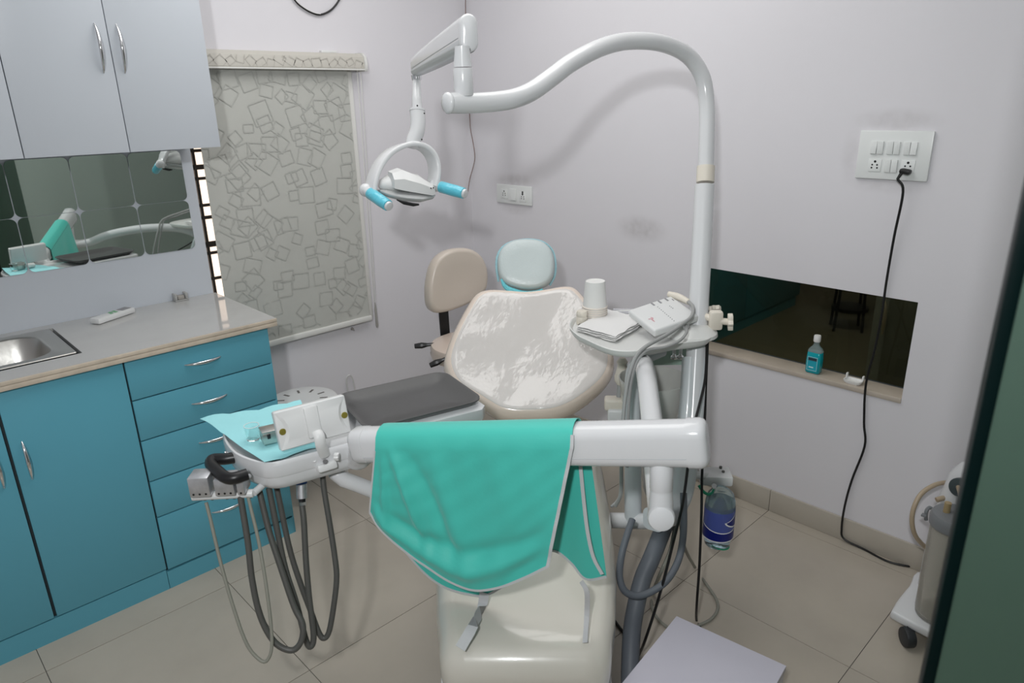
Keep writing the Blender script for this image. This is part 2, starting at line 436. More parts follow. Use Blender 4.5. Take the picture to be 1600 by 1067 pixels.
# window with frosted panes behind a black grille
wi = struct('window_1', MB().bx(WX0, WX0+.04, .09, .13, WZ0, WZ1).bx(WX1-.04, WX1, .09, .13, WZ0, WZ1).bx(WX0, WX1, .09, .13, WZ0, WZ0+.04).bx(WX0, WX1, .09, .13, WZ1-.04, WZ1)
            .bx(-1.23, -1.19, .09, .13, WZ0, WZ1), M_plastic, 'bright window with a black grille behind the roller blind')
obj('pane', MB().bx(WX0+.04, -1.23, .105, .112, WZ0+.04, WZ1-.04), M_glasspane, wi)
obj('pane', MB().bx(-1.19, WX1-.04, .105, .112, WZ0+.04, WZ1-.04), M_glasspane, wi)
g = MB()
gx = [-1.535, -1.482, -1.36, -1.30, -1.18, -1.12, -1.0, -.94, -.82]
for x in gx: g.bx(x-.006, x+.006, .045, .057, WZ0, WZ1)
for py_, hz_g in ((439, .006), (398, .006), (384, .012), (341, .007), (321.5, .006), (279, .006), (261, .010), (235, .006), (218, .006), (180, .010), (150, .006), (500, .006), (520, .010)):
    z = Yp(312, py_, .05).z
    g.bx(WX0, WX1, .046, .056, z-hz_g, z+hz_g)
obj('grille', g, M_blackmetal, wi)

# laminate panel behind the worktop
struct('trim_2', MB().bx(-2.9, -1.512, -.010, 0, .9, 1.58), M_white_lam, 'white laminate splashback panel above the worktop')

# ================================================================== BLIND
bl = thing('roller_blind', (-1.07, -.02, .64), 'grey roller blind printed with overlapping square outlines', 'blind')
cx0, cx1 = -1.52, -.685
prof = [(-.004, 1.932), (-.05, 1.930), (-.066, 1.915), (-.072, 1.89), (-.072, 1.868), (-.066, 1.858), (-.004, 1.858)]
c = MB(); c.loft([[V((x, y, z)) for y, z in prof] for x in (cx0, cx1)])
cas = obj('cassette', c, M_cass, bl, 30)
c = MB()
for x0, x1 in ((cx0, cx1),): c.bx(x0, x1, -.0745, -.066, 1.858, 1.864)
obj('cassette_lip', c, M_blindbar, cas)
c = MB(); c.loft([[V((x, y*1.06, z)) for y, z in [(-.002, 1.936), (-.05, 1.934), (-.07, 1.918), (-.076, 1.89), (-.076, 1.862), (-.07, 1.853), (-.002, 1.853)]] for x in (cx1, cx1+.012)])
obj('end_cap', c, M_blindbar, cas)
FXL, FXR = -1.474, -.755
rows = []
for i in range(25):
    z = 1.86-(1.86-.672)*i/24; r = []
    for j in range(19):
        x = FXL+(FXR-FXL)*j/18
        r.append(V((x, -.030+.0028*math.sin(x*21+.6*z)*(i/24)**.7+.0018*math.sin(x*47+2)*(i/24), z)))
    rows.append(r)
fab = obj('fabric', MB().grid(rows).solidify(.001), M_blind, bl, 60)
rnd = random.Random(11)
def sq_lines(mb, cx, cz, s1, s2, a, wd, y, x0, x1, z0, z1):
    ca, sa = math.cos(a), math.sin(a)
    cor = [(cx+u*ca-v*sa, cz+u*sa+v*ca) for u, v in ((-s1, -s2), (s1, -s2), (s1, s2), (-s1, s2))]
    for k in range(4):
        p, q = cor[k], cor[(k+1) % 4]
        # clip by sampling
        n = 12; seg = []
        for t in range(n+1):
            X = p[0]+(q[0]-p[0])*t/n; Zz = p[1]+(q[1]-p[1])*t/n
            if x0 < X < x1 and z0 < Zz < z1: seg.append((X, Zz))
        if len(seg) < 2: continue
        (ax, az), (bx_, bz) = seg[0], seg[-1]
        dx, dz = bx_-ax, bz-az; L = math.hypot(dx, dz) or 1
        nx, nz = -dz/L*wd/2, dx/L*wd/2
        def yy(X, Zz): f = (1.86-Zz)/1.19; return y(X, Zz)
        vs = [mb.bm.verts.new((X, yy(X, Zz), Zz)) for X, Zz in ((ax+nx, az+nz), (bx_+nx, bz+nz), (bx_-nx, bz-nz), (ax-nx, az-nz))]
        mb.bm.faces.new(vs)
def fab_y(x, z):
    f = max(0, (1.86-z)/1.19)
    return -.030+.0028*math.sin(x*21+.6*z)*f**.7+.0018*math.sin(x*47+2)*f-.0022
pr = MB()
cells = []
for a in range(11):
    for b in range(17):
        cells.append((FXL+.02+a*.07+rnd.uniform(-.028, .028), .70+b*.07+rnd.uniform(-.028, .028)))
for cx, cz in cells:
    if rnd.random() < .22: continue
    s = rnd.uniform(.022, .044)
    sq_lines(pr, cx, cz, s, s*rnd.uniform(.75, 1.1), rnd.choice((0, 0, .3, -.35, .7, -.6, .15))+rnd.uniform(-.1, .1), .0042, fab_y, FXL+.002, FXR-.002, .69, 1.857)
obj('printed_squares', pr, M_print, fab, normals=False)
pr = MB()
for k in range(20):
    sq_lines(pr, cx0+.03+k*.043, 1.89+rnd.uniform(-.012, .012), rnd.uniform(.014, .026), rnd.uniform(.012, .02), rnd.uniform(-.7, .7), .003, lambda X, Zz: -.0728, cx0, cx1-.002, 1.866, 1.914)
obj('printed_squares', pr, M_cassline, cas, normals=False)
obj('bottom_bar', MB().bx(FXL, FXR+.012, -.042, -.020, .648, .675, .006), M_blindbar, bl)
obj('side_channel', MB().bx(FXR+.004, FXR+.034, -.016, -.001, .66, 1.857, .003), M_blindbar, bl)
ch = MB()
for dx in (0, .018): ch.tube([V((-.712+dx, -.05, 1.858)), V((-.714+dx*.8, -.04, 1.3)), V((-.718+dx*.5, -.03, .74))], .0016, n=6)
cc = obj('pull_cord', ch, M_blindbar, bl)
obj('cord_weight', MB().lathe((-.713, -.03, .60), (0, 0, 1), [(.004, 0), (.007, .01), (.0065, .05), (.006, .10), (.003, .135)], 10), mat('grey_cord_weight', (.35, .34, .32), .4), cc)
bk = MB(); bk.bx(-.87, -.79, -.02, -.001, 1.932, 1.942, .002)
obj('mounting_clip', bk, M_plastic, bl)
tag(obj('wall_plug', MB().cyl((-.845, -.0005, .618), (-.845, -.012, .618), .008, .006, 10).cyl((-.845, -.012, .618), (-.845, -.02, .612), .004, .003, 8), mat('grimy_plug', (.35, .33, .31), .7)), 'tiny grimy wall plug just under the blind bar', 'wall plug')

# ================================================================== CUPBOARDS
def wall_cabinet(x0, x1, gap, label):
    t = thing('wall_cabinet', ((x0+x1)/2, -.17, 1.57), label, 'cupboard', 'white wall cupboards')
    obj('body', MB().bx(x0+.001, x1-.001, -.330, -.011, 1.572, 2.7), M_white_lam, t)
    obj('gap_shade', MB().bx(x0+.003, x1-.003, -.332, -.330, 1.575, 2.69), M_gapdark, t)  # dark sheet over the white body, painting shade into the door gaps
    for a, b, hx in ((x0, gap, gap-.035), (gap, x1, gap+.03)):
        d = obj('door', MB().bx(a+.0015, b-.0015, -.350, -.332, 1.570, 2.69, .001), M_white_lam, t)
        arc_handle(d, (hx, -.350, 1.975), (hx, -.350, 1.825), (0, -.022, 0), .0075)
    return t
wall_cabinet(-2.149, -1.522, -1.838, 'white wall cupboard over the mirror, next to the roller blind')
wall_cabinet(-2.776, -2.149, -2.462, 'white wall cupboard cut off by the left picture edge')

YF = -.495   # face of the base cupboards
YF = -.560
dc = thing('drawer_cabinet', (-1.79, -.29, 0), 'sky blue base cupboard with five drawers under the worktop end', 'drawers')
obj('body', MB().bx(-2.049, -1.542, YF+.020, -.012, 0, .912), M_blue_dark, dc)
obj('end_panel', MB().bx(-1.542, -1.535, YF+.002, -.012, 0, .912), M_blue_lam, dc)
obj('plinth', MB().bx(-2.049, -1.535, YF+.002, YF+.02, 0, .073), M_blue_lam, dc)
obj('gap_shade', MB().bx(-2.047, -1.537, YF+.014, YF+.0195, .075, .91), M_gapdark, dc)  # dark backing sheet that stands in for shade between the drawers
zs = [.912, .752, .588, .425, .272, .078]
zs = [.914, .765, .612, .452, .305, .080]
for k in range(5):
    d = obj('drawer', MB().bx(-2.043, -1.537, YF, YF+.014, zs[k+1]+.0025, zs[k]-.0025, .001), M_blue_lam, dc)
    zc = (zs[k]+zs[k+1])/2+.01
    if k == 4: zc = .245
    arc_handle(d, (-1.855, YF, zc-.004), (-1.725, YF, zc-.004), (0, -.022, 0), .0068)
b2 = thing('base_cabinet', (-2.41, -.29, 0), 'sky blue two-door base cupboard under the sink', 'cupboard')
obj('body', MB().bx(-2.78, -2.051, YF+.020, -.012, 0, .80), M_blue_dark, b2)
obj('plinth', MB().bx(-2.78, -2.051, YF+.002, YF+.02, 0, .083), M_blue_lam, b2)
obj('gap_shade', MB().bx(-2.778, -2.053, YF+.014, YF+.0195, .085, .91), M_gapdark, b2)  # dark backing sheet, shade of the door gaps put into its colour
d = obj('door', MB().bx(-2.405, -2.049, YF, YF+.014, .088, .912, .001), M_blue_lam, b2)
arc_handle(d, (-2.372, YF, .735), (-2.372, YF, .60), (0, -.022, 0), .0068)
d = obj('door', MB().bx(-2.776, -2.414, YF, YF+.014, .088, .912, .001), M_blue_lam, b2)
arc_handle(d, (-2.447, YF, .735), (-2.447, YF, .60), (0, -.022, 0), .0068)
# worktop, cut round the sink
SX0, SX1, SY0, SY1 = -2.72, -2.150, -.455, -.075
wt = thing('worktop', (-2.1, -.29, .914), 'glossy grey laminate worktop with layered beige front edge', 'worktop')
m = MB(); YW = YF-.022
m.bx(SX1+.012, -1.505, YW+.004, -.011, .916, .945); m.bx(-2.80, SX0-.012, YW+.004, -.011, .916, .945)
m.bx(SX0-.012, SX1+.012, YW+.004, SY0-.012, .916, .945); m.bx(SX0-.012, SX1+.012, SY1+.012, -.011, .916, .945)
obj('top', m, M_top, wt)
obj('edging', MB().bx(-2.80, -1.503, YW, YW+.004, .931, .944, .001), M_topedge, wt)
obj('edging', MB().bx(-2.80, -1.503, YW+.001, YW+.005, .914, .930, .001), M_topedge, wt)
obj('edging', MB().bx(-1.507, -1.503, YW+.004, -.011, .916, .944, .001), M_topedge, wt)
# sink
sk = thing('sink', (-2.435, -.26, .82), 'stainless steel inset sink at the left end of worktop', 'sink')
def rr2(x0, x1, y0, y1, r, z, n=5): return ring_rrect(((x0+x1)/2, (y0+y1)/2, z), (1, 0, 0), (0, 1, 0), (x1-x0)/2, (y1-y0)/2, r, n)
m = MB()
bx0, bx1, by0, by1 = SX0+.04, SX1-.055, SY0+.035, SY1-.045
m.loft([rr2(SX0, SX1, SY0, SY1, .006, .9455), rr2(SX0+.002, SX1-.002, SY0+.002, SY1-.002, .006, .949), rr2(bx0-.006, bx1+.006, by0-.006, by1+.006, .085, .949), rr2(bx0, bx1, by0, by1, .08, .944),
        rr2(bx0+.008, bx1-.008, by0+.008, by1-.008, .075, .86), rr2(bx0+.03, bx1-.03, by0+.03, by1-.03, .06, .815), rr2(bx0+.07, bx1-.07, by0+.07, by1-.07, .03, .810)], False, True)
obj('basin', m, M_steel, sk, 50)
obj('drain', MB().lathe(((bx0+bx1)/2, (by0+by1)/2, .8105), (0, 0, 1), [(.035, 0), (.033, .003), (.02, .001), (.004, .001)], 18), M_chrome, sk)
# mirror of square tiles with cut corners
mr = thing('wall_mirror', (-1.85, -.012, 1.15), 'mirror made of square tiles with scooped corners on the splashback', 'mirror')
def mirror_tile(cx, cz):
    h = .0992; r = .021; pts = []
    for sx, sz in ((1, 1), (-1, 1), (-1, -1), (1, -1)):
        # rounded corner
        a0 = {(1, 1): 0, (-1, 1): 90, (-1, -1): 180, (1, -1): 270}[(sx, sz)]
        for i in range(6):
            a = math.radians(a0+90*i/5)
            pts.append(V((cx+sx*(h-r)+r*math.cos(a), -.0105, cz+sz*(h-r)+r*math.sin(a))))
    return MB().prism(pts, (0, -.004, 0))
mt0 = None
for i in range(6):
    for j in range(2):
        cx, cz = -1.655-.2013*i, 1.25+.2*j
        if mt0 is None: mt0 = (obj('mirror_tile', mirror_tile(cx, cz), M_mirror, mr), cx, cz)
        else: piece_copy(mt0[0], (cx-mt0[1], 0, cz-mt0[2]), mr)

# worktop things
rm = thing('remote_control', tuple(Zp(175, 500, .9455)), 'white remote control with green buttons lying on the worktop', 'remote control')
pA, pB = Zp(147, 508, .9455), Zp(209, 487, .9455)
ax = (pB-pA); ax.z = 0; Lr = .17; ax.normalize(); pe = V((-ax.y, ax.x, 0)); cR = (pA+pB)/2+pe*.004
rotR = Matrix((ax, pe, V((0, 0, 1)))).transposed()
body = obj('body', MB().box(cR+V((0, 0, .012)), (Lr, .048, .022), rotR, .006), M_plastic, rm)
obj('screen', MB().box(cR+ax*.052+V((0, 0, .0235)), (.042, .034, .001), rotR), M_greyprint, rm)
for i, (a, b) in enumerate(((-.005, .008), (.008, -.008), (.012, .008), (-.012, -.008))):
    obj('button', MB().box(cR+ax*a+pe*b+V((0, 0, .0242)), (.012, .009, .002), rotR, .0008), mat('green_button', (.16, .42, .22), .5), rm)
sc = thing('small_holder', (-1.655, -.03, .9455), 'small grubby clear plastic holder against the splashback', 'holder')
obj('base', MB().bx(-1.685, -1.632, -.05, -.012, .9455, .951, .001), mat('cloudy_plastic', (.62, .62, .60), .25, trans=.4), sc)
for x in (-1.680, -1.637): obj('cheek', MB().bx(x-.005, x+.005, -.048, -.013, .951, .978, .003), mat('cloudy_plastic'), sc)
obj('clip', MB().bx(-1.672, -1.645, -.044, -.02, .951, .968, .004), mat('grubby_clip', (.36, .34, .31), .5), sc)

# ================================================================== SWITCHES
def wall_plate(name, y0, y1, z0, z1, label):
    t = thing(name, (-.006, (y0+y1)/2, z0), label, 'switchboard' if 'board' in name else 'socket')
    obj('plate', MB().bx(-.012, 0, y0, y1, z0, z1, .004), M_switch, t)
    return t
def socket_module(t, yc, zc, w=.042, holes=5, right_dark=False):
    s = obj('socket', MB().bx(-.0145, -.011, yc-w/2, yc+w/2, zc-w/2, zc+w/2, .0012), M_switch, t)
    h = MB()
    spots = [(0, .013, .0042), (-.008, .002, .003), (.008, .002, .003), (-.009, -.008, .003), (.009, -.008, .003)][:holes]
    for a, b, r in spots: h.cyl((-.0148, yc-a, zc+b), (-.0142, yc-a, zc+b), r, n=10)
    obj('pin_hole', h, M_black, s)
    return s
sb = wall_plate('switchboard', -2.312, -2.080, 1.427, 1.588, 'large white switchboard with six rockers above the niche, cord plugged in')
yc0, pit = -2.135, .0525
for k in range(3):
    yc = yc0-k*pit*1.0-.008
    for h in (0, 1):
        o_ = obj('rocker_switch', MB().box((-.0145, yc+.0105-h*.021, 1.532), (.008, .0195, .042), Matrix.Rotation((-.07 if (k+h) % 3 else .07), 3, 'Y'), .0015), M_switch, sb)
socket_module(sb, yc0-.008, 1.473)
for h in (0, 1):
    obj('rocker_switch', MB().box((-.0145, yc0-pit-.008+.0105-h*.021, 1.473), (.008, .0195, .042), Matrix.Rotation(-.07, 3, 'Y'), .0015), M_switch, sb)
socket_module(sb, yc0-2*pit-.008, 1.473, holes=3)
ss = wall_plate('wall_socket', -.486, -.222, 1.190, 1.288, 'small white double socket plate on the wall above the headrest')
socket_module(ss, -.285, 1.24, .05); 
obj('rocker_switch', MB().box((-.0145, -.352, 1.24), (.008, .05, .06), Matrix.Rotation(.05, 3, 'Y'), .0015), M_switch, ss)
s_ = socket_module(ss, -.425, 1.232, .05, 5)
obj('slot', MB().bx(-.0155, -.0142, -.430, -.420, 1.243, 1.262), M_black, s_)

# cord from switchboard to the suction machine
pc = thing('power_cord', tuple(Xp(1440, 887, -.03)), 'black power cord running from the switchboard down to the skirting', 'power cord')
yp, zp = yc0-2*pit-.008, 1.463
obj('plug', MB().box((-.028, yp, zp-.004), (.028, .034, .017), Matrix.Rotation(.15, 3, 'X'), .006).cyl((-.034, yp+.008, zp-.006), (-.04, yp+.018, zp-.03), .006, .004, 10), M_rubber, pc)
pts = [V((-.04, yp+.017, zp-.028))]
for x, y, X in ((1411, 300, -.035), (1397, 370, -.02), (1385, 440, -.012), (1378, 490, -.012), (1367, 545, -.010), (1353, 600, -.010), (1350, 660, -.008), (1351, 697, -.008), (1331, 750, -.008), (1320, 790, -.014), (1315, 825, -.018), (1319, 842, -.020)):
    pts.append(Xp(x, y, X))
for x, y in ((1350, 858), (1385, 876), (1415, 884), (1441, 889)): pts.append(Zp(x, y, .005))
pts.append(V((-.12, -2.62, .006))); pts.append(V((-.16, -2.66, .03)))
obj('cable', MB().tube(pts, .0042, n=8, k=6), M_rubber, pc)

# stray wires
wl = thing('cable_loop', tuple(Yp(500, 10, -.01)), 'black cable loop hanging on the wall above the blind', 'cable')
pts = [Yp(x, y, -.010) for x, y in ((448, -22), (462, 2), (476, 14), (490, 21), (500, 23), (512, 19), (522, 11), (531, -2), (540, -20))]
obj('black_cable', MB().tube(pts, .0042, n=8, k=5), M_rubber, wl)
obj('bare_wire', MB().tube([p+V((0, -.006, .003)) for p in pts[:5]], .0018, n=6, k=5), M_paper, wl)
pts = [(Yp(x, y, -.012) if Yp(x, y, -.012).x < -.012 else Xp(x, y, -.012)) for x, y in ((727, -20), (728, 60), (730, 120), (733, 165), (735, 200), (739, 222), (742, 245), (739, 262), (734, 280), (731, 300))]
tag(obj('thin_wire', MB().tube(pts, .0022, n=6, k=4), M_brownwire), 'thin brown wire hanging down the corner of the room', 'wire')
pts = [Yp(x, y, -.012) for x, y in ((545, 628), (543, 608), (541, 592), (546, 586), (551, 592), (554, 608), (556, 628))]
tag(obj('wall_tube', MB().tube(pts, .0035, n=8, k=4), mat('white_tube', (.62, .62, .61), .4)), 'thin white tube loop on the wall behind the grey tray', 'tube')

# ================================================================== THINGS IN THE NICHE
nb = Xp(1271, 578, .035); nb.z = NZ0
mw = thing('mouthwash_bottle', tuple(nb), 'bottle of turquoise mouthwash with white cap on the niche sill', 'bottle')
M_liq = mat('turquoise_liquid', (.01, .50, .58), .08, trans=.35, ior=1.33, coat=.3)
def rr_lathe(mb, base, prof, n=5):
    rings = []
    for hx, hy, r, z in prof: rings.append(ring_rrect(base+V((0, 0, z)), (1, 0, 0), (0, 1, 0), hx, hy, r, n))
    return mb.loft(rings)
obj('liquid', rr_lathe(MB(), nb, [(.016, .025, .008, .002), (.019, .0285, .01, .006), (.0195, .029, .01, .05), (.018, .027, .01, .085), (.016, .024, .01, .088)]), M_liq, mw, 50)
obj('neck', rr_lathe(MB(), nb, [(.018, .027, .01, .0885), (.016, .0245, .0095, .100), (.010, .014, .0085, .112), (.0095, .0105, .009, .118), (.0095, .0105, .009, .130)]), mat('clear_bottle', (.70, .84, .86), .05, trans=.8, ior=1.2), mw, 50)
obj('cap', MB().lathe(nb+V((0, 0, .130)), (0, 0, 1), [(.0125, 0), (.0135, .002), (.0135, .022), (.012, .026), (.0, .0265)], 18), M_paper, mw)
lab = obj('label', MB().bx(nb.x-.0207, nb.x-.0200, nb.y-.021, nb.y+.021, .012+nb.z, .072+nb.z), mat('turquoise_label', (.02, .36, .46), .4), mw)
k = MB()
for z, h in ((.055, .008), (.060, .0),): k.bx(nb.x-.0212, nb.x-.0206, nb.y-.017, nb.y+.017, nb.z+z, nb.z+z+.007)
obj('label_print', k, mat('dark_print', (.05, .08, .10), .5), lab)
k = MB()
for y in (-.0195, .0185): k.bx(nb.x-.0212, nb.x-.0206, nb.y+y, nb.y+y+.0012, nb.z+.014, nb.z+.07)
k.bx(nb.x-.0212, nb.x-.0206, nb.y-.0195, nb.y+.0197, nb.z+.014, nb.z+.0152); k.bx(nb.x-.0212, nb.x-.0206, nb.y-.0195, nb.y+.0197, nb.z+.069, nb.z+.0702)
k.bx(nb.x-.0212, nb.x-.0206, nb.y-.006, nb.y+.012, nb.z+.025, nb.z+.03)
obj('label_outline', k, mat('pale_print', (.55, .78, .80), .5), lab)
db = Xp(1333, 598, .03); db.z = NZ0
ds = thing('white_holder', tuple(db), 'small white plastic holder with two prongs beside the mouthwash', 'holder')
obj('dish', rr_lathe(MB(), db, [(.018, .026, .01, .0), (.022, .032, .012, .006), (.023, .033, .012, .014), (.020, .030, .011, .014), (.018, .027, .01, .006)]), M_paper, ds, 50)
for y in (-.03, .03): obj('prong', MB().bx(db.x+.006, db.x+.02, db.y+y-.003, db.y+y+.003, db.z+.012, db.z+.032, .002), M_paper, ds)

# ================================================================== PADS (cushions from an outline)
def pad(name, outline, nrm, prof, material, parent, center=None, k=3):
    """outline: closed list of points in a plane; nrm: front normal; prof: (scale, height) rings from back to front"""
    pts = smooth_path(outline, k, True); nrm = V(nrm).normalized()
    c = center if center is not None else sum(pts, V())/len(pts)
    rings = [[c+(p-c)*s+nrm*h for p in pts] for s, h in prof]
    return obj(name, MB().loft(rings), material, parent, 60)

# ================================================================== OPERATOR STOOL
sp = P(712, 438, 3.16)
hd = (FW*.55+RT*.83); hd.z = 0; hd.normalize()            # pad runs to the right and away
pn = V((hd.y, -hd.x, 0)); 
if pn.dot(CAM-sp) < 0: pn = -pn
pn = (pn+V((0, 0, .12))).normalized()
seatc = P(734, 530, 3.06)
SZ = seatc.z-.045; seatc.z = 0
st = thing('operator_stool', (seatc.x, seatc.y, 0), 'beige wheeled operator stool with backrest, behind the dental chair', 'stool')
ol = [(666, 455), (668, 435), (673, 415), (683, 400), (699, 390), (719, 387), (736, 390), (750, 401), (758, 419), (759, 439), (754, 455), (734, 471), (715, 480), (693, 487), (677, 488), (668, 478)]
op = [plane_hit(x, y, sp, pn) for x, y in ol]
pad('backrest', op, pn, [(.80, -.045), (.93, -.04), (.985, -.025), (1, 0), (.985, .02), (.94, .032), (.86, .034), (.5, .03), (.02, .028)], M_beige, st)
br = plane_hit(697, 480, sp, pn)-pn*.028
bq = [br+V((0, 0, .05)), br-V((0, 0, .06)), V((br.x, br.y, SZ-.03))+pn*.01, V((br.x, br.y, SZ-.05))+pn*.04, V((br.x, br.y, SZ-.052))+pn*.13]
rb_ = []
bqs = smooth_path(bq, 4)
for i, p in enumerate(bqs):
    t_ = (bqs[min(i+1, len(bqs)-1)]-bqs[max(i-1, 0)]).normalized(); n2_ = t_.cross(hd).normalized()
    rb_.append(ring_rrect(p, hd, n2_, .024, .005, .004, 2))
obj('bracket', MB().loft(rb_), M_black, st)
obj('seat', MB().lathe((seatc.x, seatc.y, SZ), (0, 0, 1), [(.10, -.045), (.145, -.042), (.168, -.03), (.175, -.008), (.171, .002), (.174, .012), (.168, .03), (.14, .042), (.08, .045), (.004, .044)], 36), M_stoolpink, st)
for (x0, y0, x1, y1, dd) in ((674, 538, 648, 541, 3.06), (697, 560, 672, 571, 2.90)):
    a = P(x0, y0, dd); b = P(x1, y1, dd)
    obj('lever', MB().tube([a+(a-b)*.5, a, a.lerp(b, .45), b], [.006, .007, .008, .014, .011], n=8, k=4), M_black, st)
obj('column', MB().cyl((seatc.x, seatc.y, .12), (seatc.x, seatc.y, SZ-.04), .026, n=16).cyl((seatc.x, seatc.y, .09), (seatc.x, seatc.y, .30), .036, n=16), M_chrome, st)
for i in range(5):
    a = math.radians(72*i+20); e = V((seatc.x+.27*math.cos(a), seatc.y+.27*math.sin(a), .085))
    lg = obj('leg', MB().tube([V((seatc.x, seatc.y, .125)), V((seatc.x+.13*math.cos(a), seatc.y+.13*math.sin(a), .115)), e], [.024, .02, .015], n=10, k=4), M_chrome, st)
    obj('caster', MB().cyl(e+V((-.012*math.sin(a), .012*math.cos(a), -.057)), e+V((.012*math.sin(a), -.012*math.cos(a), -.057)), .0275, n=16, bev=.004).cyl(e, e-V((0, 0, .045)), .006, n=8), M_black, lg)

# ================================================================== WHITE STOOL
wc = V((-1.295, -.275, 0))
ws = thing('plastic_stool', tuple(wc), 'round white plastic stool with slotted seat beside the blue drawers', 'stool')
m = MB().lathe((wc.x, wc.y, .45), (0, 0, 1), [(.145, -.03), (.158, -.028), (.160, -.012), (.155, -.003), (.148, 0), (.07, .0), (.004, 0)], 36)
seat = obj('seat', m, M_plastic, ws)
for i in range(10):
    a = 2*math.pi*i/10; c0 = V((wc.x+.095*math.cos(a), wc.y+.095*math.sin(a), .4502))
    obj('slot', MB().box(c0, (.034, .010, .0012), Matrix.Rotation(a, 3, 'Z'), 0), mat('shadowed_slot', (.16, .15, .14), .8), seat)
for i in range(4):
    a = math.radians(45+90*i); u = V((math.cos(a), math.sin(a), 0))
    obj('leg', MB().tube([wc+u*.125+V((0, 0, .43)), wc+u*.165+V((0, 0, 0.001))], [.019, .015], n=10, k=1), M_plastic, ws)

# ================================================================== DENTAL CHAIR
O = V((-1.738, -2.141, 0)); A = V((.714, .700, 0)).normalized(); Rr = V((A.y, -A.x, 0))
def ch(s, t, z): return O+A*s+Rr*t+V((0, 0, z))
dcx = ch(.62, 0, 0)
dc_ = thing('dental_chair', tuple(dcx), 'cream dental patient chair reclined and wrapped in clear plastic film', 'dental chair')
# leg and seat cushion
def cushion_ring(s, hw, zt, th, r):
    return ring_rrect(ch(s, 0, zt-th/2), Rr, (0, 0, 1), hw, th/2, r, 5)
rings = []
for s, hw, zt, th in ((.050, .135, .395, .04), (.052, .165, .407, .075), (.060, .188, .425, .11), (.075, .203, .444, .135), (.10, .212, .456, .15), (.15, .219, .461, .155), (.22, .234, .464, .155), (.35, .252, .472, .15), (.5, .263, .482, .15),
                      (.7, .270, .496, .15), (.9, .268, .515, .15), (1.02, .255, .53, .15), (1.08, .235, .53, .13), (1.11, .19, .52, .09)):
    rings.append(cushion_ring(s, hw, zt, th, min(.055, th*.45)))
obj('seat_cushion', MB().loft(rings), M_legpad, dc_, 60)
rings = []
for s, hw, zt, th in ((.07, .15, .30, .03), (.09, .185, .305, .06), (.15, .205, .308, .10), (.5, .225, .33, .12), (1.0, .22, .37, .13), (1.08, .2, .37, .10)):
    rings.append(cushion_ring(s, hw, zt, th, .025))
obj('seat_shell', MB().loft(rings), M_enamel, dc_, 50)
# pedestal
rings = [ring_rrect(ch(.66, 0, z), A, Rr, a, b, .06, 5) for z, a, b in ((.0, .34, .21), (.05, .34, .21), (.075, .32, .19), (.08, .18, .13), (.26, .15, .12), (.27, .24, .16))]
obj('pedestal', MB().loft(rings), M_enamel, dc_, 40)
# foot-end skirts
for sgn in (1, -1):
    obj('side_skirt', MB().prism([ch(.13, sgn*.205, .31), ch(.55, sgn*.235, .33), ch(.55, sgn*.235, .20), ch(.16, sgn*.215, .10), ch(.11, sgn*.208, .10)], Rr*(sgn*.012)), M_enamel, dc_)
# backrest
bb = Zp(833, 657, .600); bt = P(833, 455, 2.80)
vdir = (bt-bb).normalized(); udir = RT.copy(); udir = (udir-vdir*udir.dot(vdir)).normalized(); bn = udir.cross(vdir).normalized()
if bn.dot(CAM-bb) < 0: bn = -bn
ol = [(833, 657), (803, 657), (778, 652), (757, 640), (735, 626), (712, 612), (698, 592), (693, 570), (699, 545), (712, 514), (729, 483), (743, 463), (762, 456), (790, 457), (820, 459), (850, 456), (878, 451), (896, 452), (909, 463),
      (926, 485), (941, 512), (953, 540), (960, 565), (957, 587), (943, 608), (916, 630), (890, 646), (862, 655)]
op = [plane_hit(x, y, bb, bn) for x, y in ol]
bc = plane_hit(828, 560, bb, bn)
BACK = [(.70, -.105), (.86, -.10), (.95, -.08), (.99, -.045), (1, -.01), (.985, .022), (.95, .042), (.90, .050), (.84, .049), (.72, .043), (.5, .035), (.25, .030), (.02, .029)]
pad('backrest_cushion', op, bn, BACK, M_cream, dc_, bc)
# clear film stretched over the front of the backrest
def film_material():
    m = bpy.data.materials.new('wrinkled_clear_film'); m.use_nodes = True; nt = m.node_tree
    b = nt.nodes['Principled BSDF']
    b.inputs['Base Color'].default_value = (.84, .84, .835, 1); b.inputs['Roughness'].default_value = .12
    b.inputs['Coat Weight'].default_value = 1.0; b.inputs['Coat Roughness'].default_value = .03
    b.inputs['Alpha'].default_value = .62
    tc = nt.nodes.new('ShaderNodeTexCoord')
    nz = nt.nodes.new('ShaderNodeTexNoise'); nz.inputs['Scale'].default_value = 3.2; nz.inputs['Detail'].default_value = 1.5; nz.inputs['Distortion'].default_value = .8
    mp = nt.nodes.new('ShaderNodeMapping'); mp.inputs['Scale'].default_value = (1.5, 1.5, .6)
    nt.links.new(tc.outputs['Object'], mp.inputs[0]); nt.links.new(mp.outputs[0], nz.inputs['Vector'])
    wv = nt.nodes.new('ShaderNodeTexNoise'); wv.inputs['Scale'].default_value = 34; wv.inputs['Detail'].default_value = 2
    nt.links.new(mp.outputs[0], wv.inputs['Vector'])
    ad = nt.nodes.new('ShaderNodeMath'); ad.operation = 'MULTIPLY_ADD'; ad.inputs[1].default_value = .07
    nt.links.new(wv.outputs['Fac'], ad.inputs[0]); nt.links.new(nz.outputs['Fac'], ad.inputs[2])
    bp = nt.nodes.new('ShaderNodeBump'); bp.inputs['Strength'].default_value = .8; bp.inputs['Distance'].default_value = .02
    nt.links.new(ad.outputs[0], bp.inputs['Height']); nt.links.new(bp.outputs[0], b.inputs['Normal']); nt.links.new(bp.outputs[0], b.inputs['Coat Normal'])
    return m
M_film = film_material()
pts = smooth_path(op, 3, True)
film = MB()
rings = []
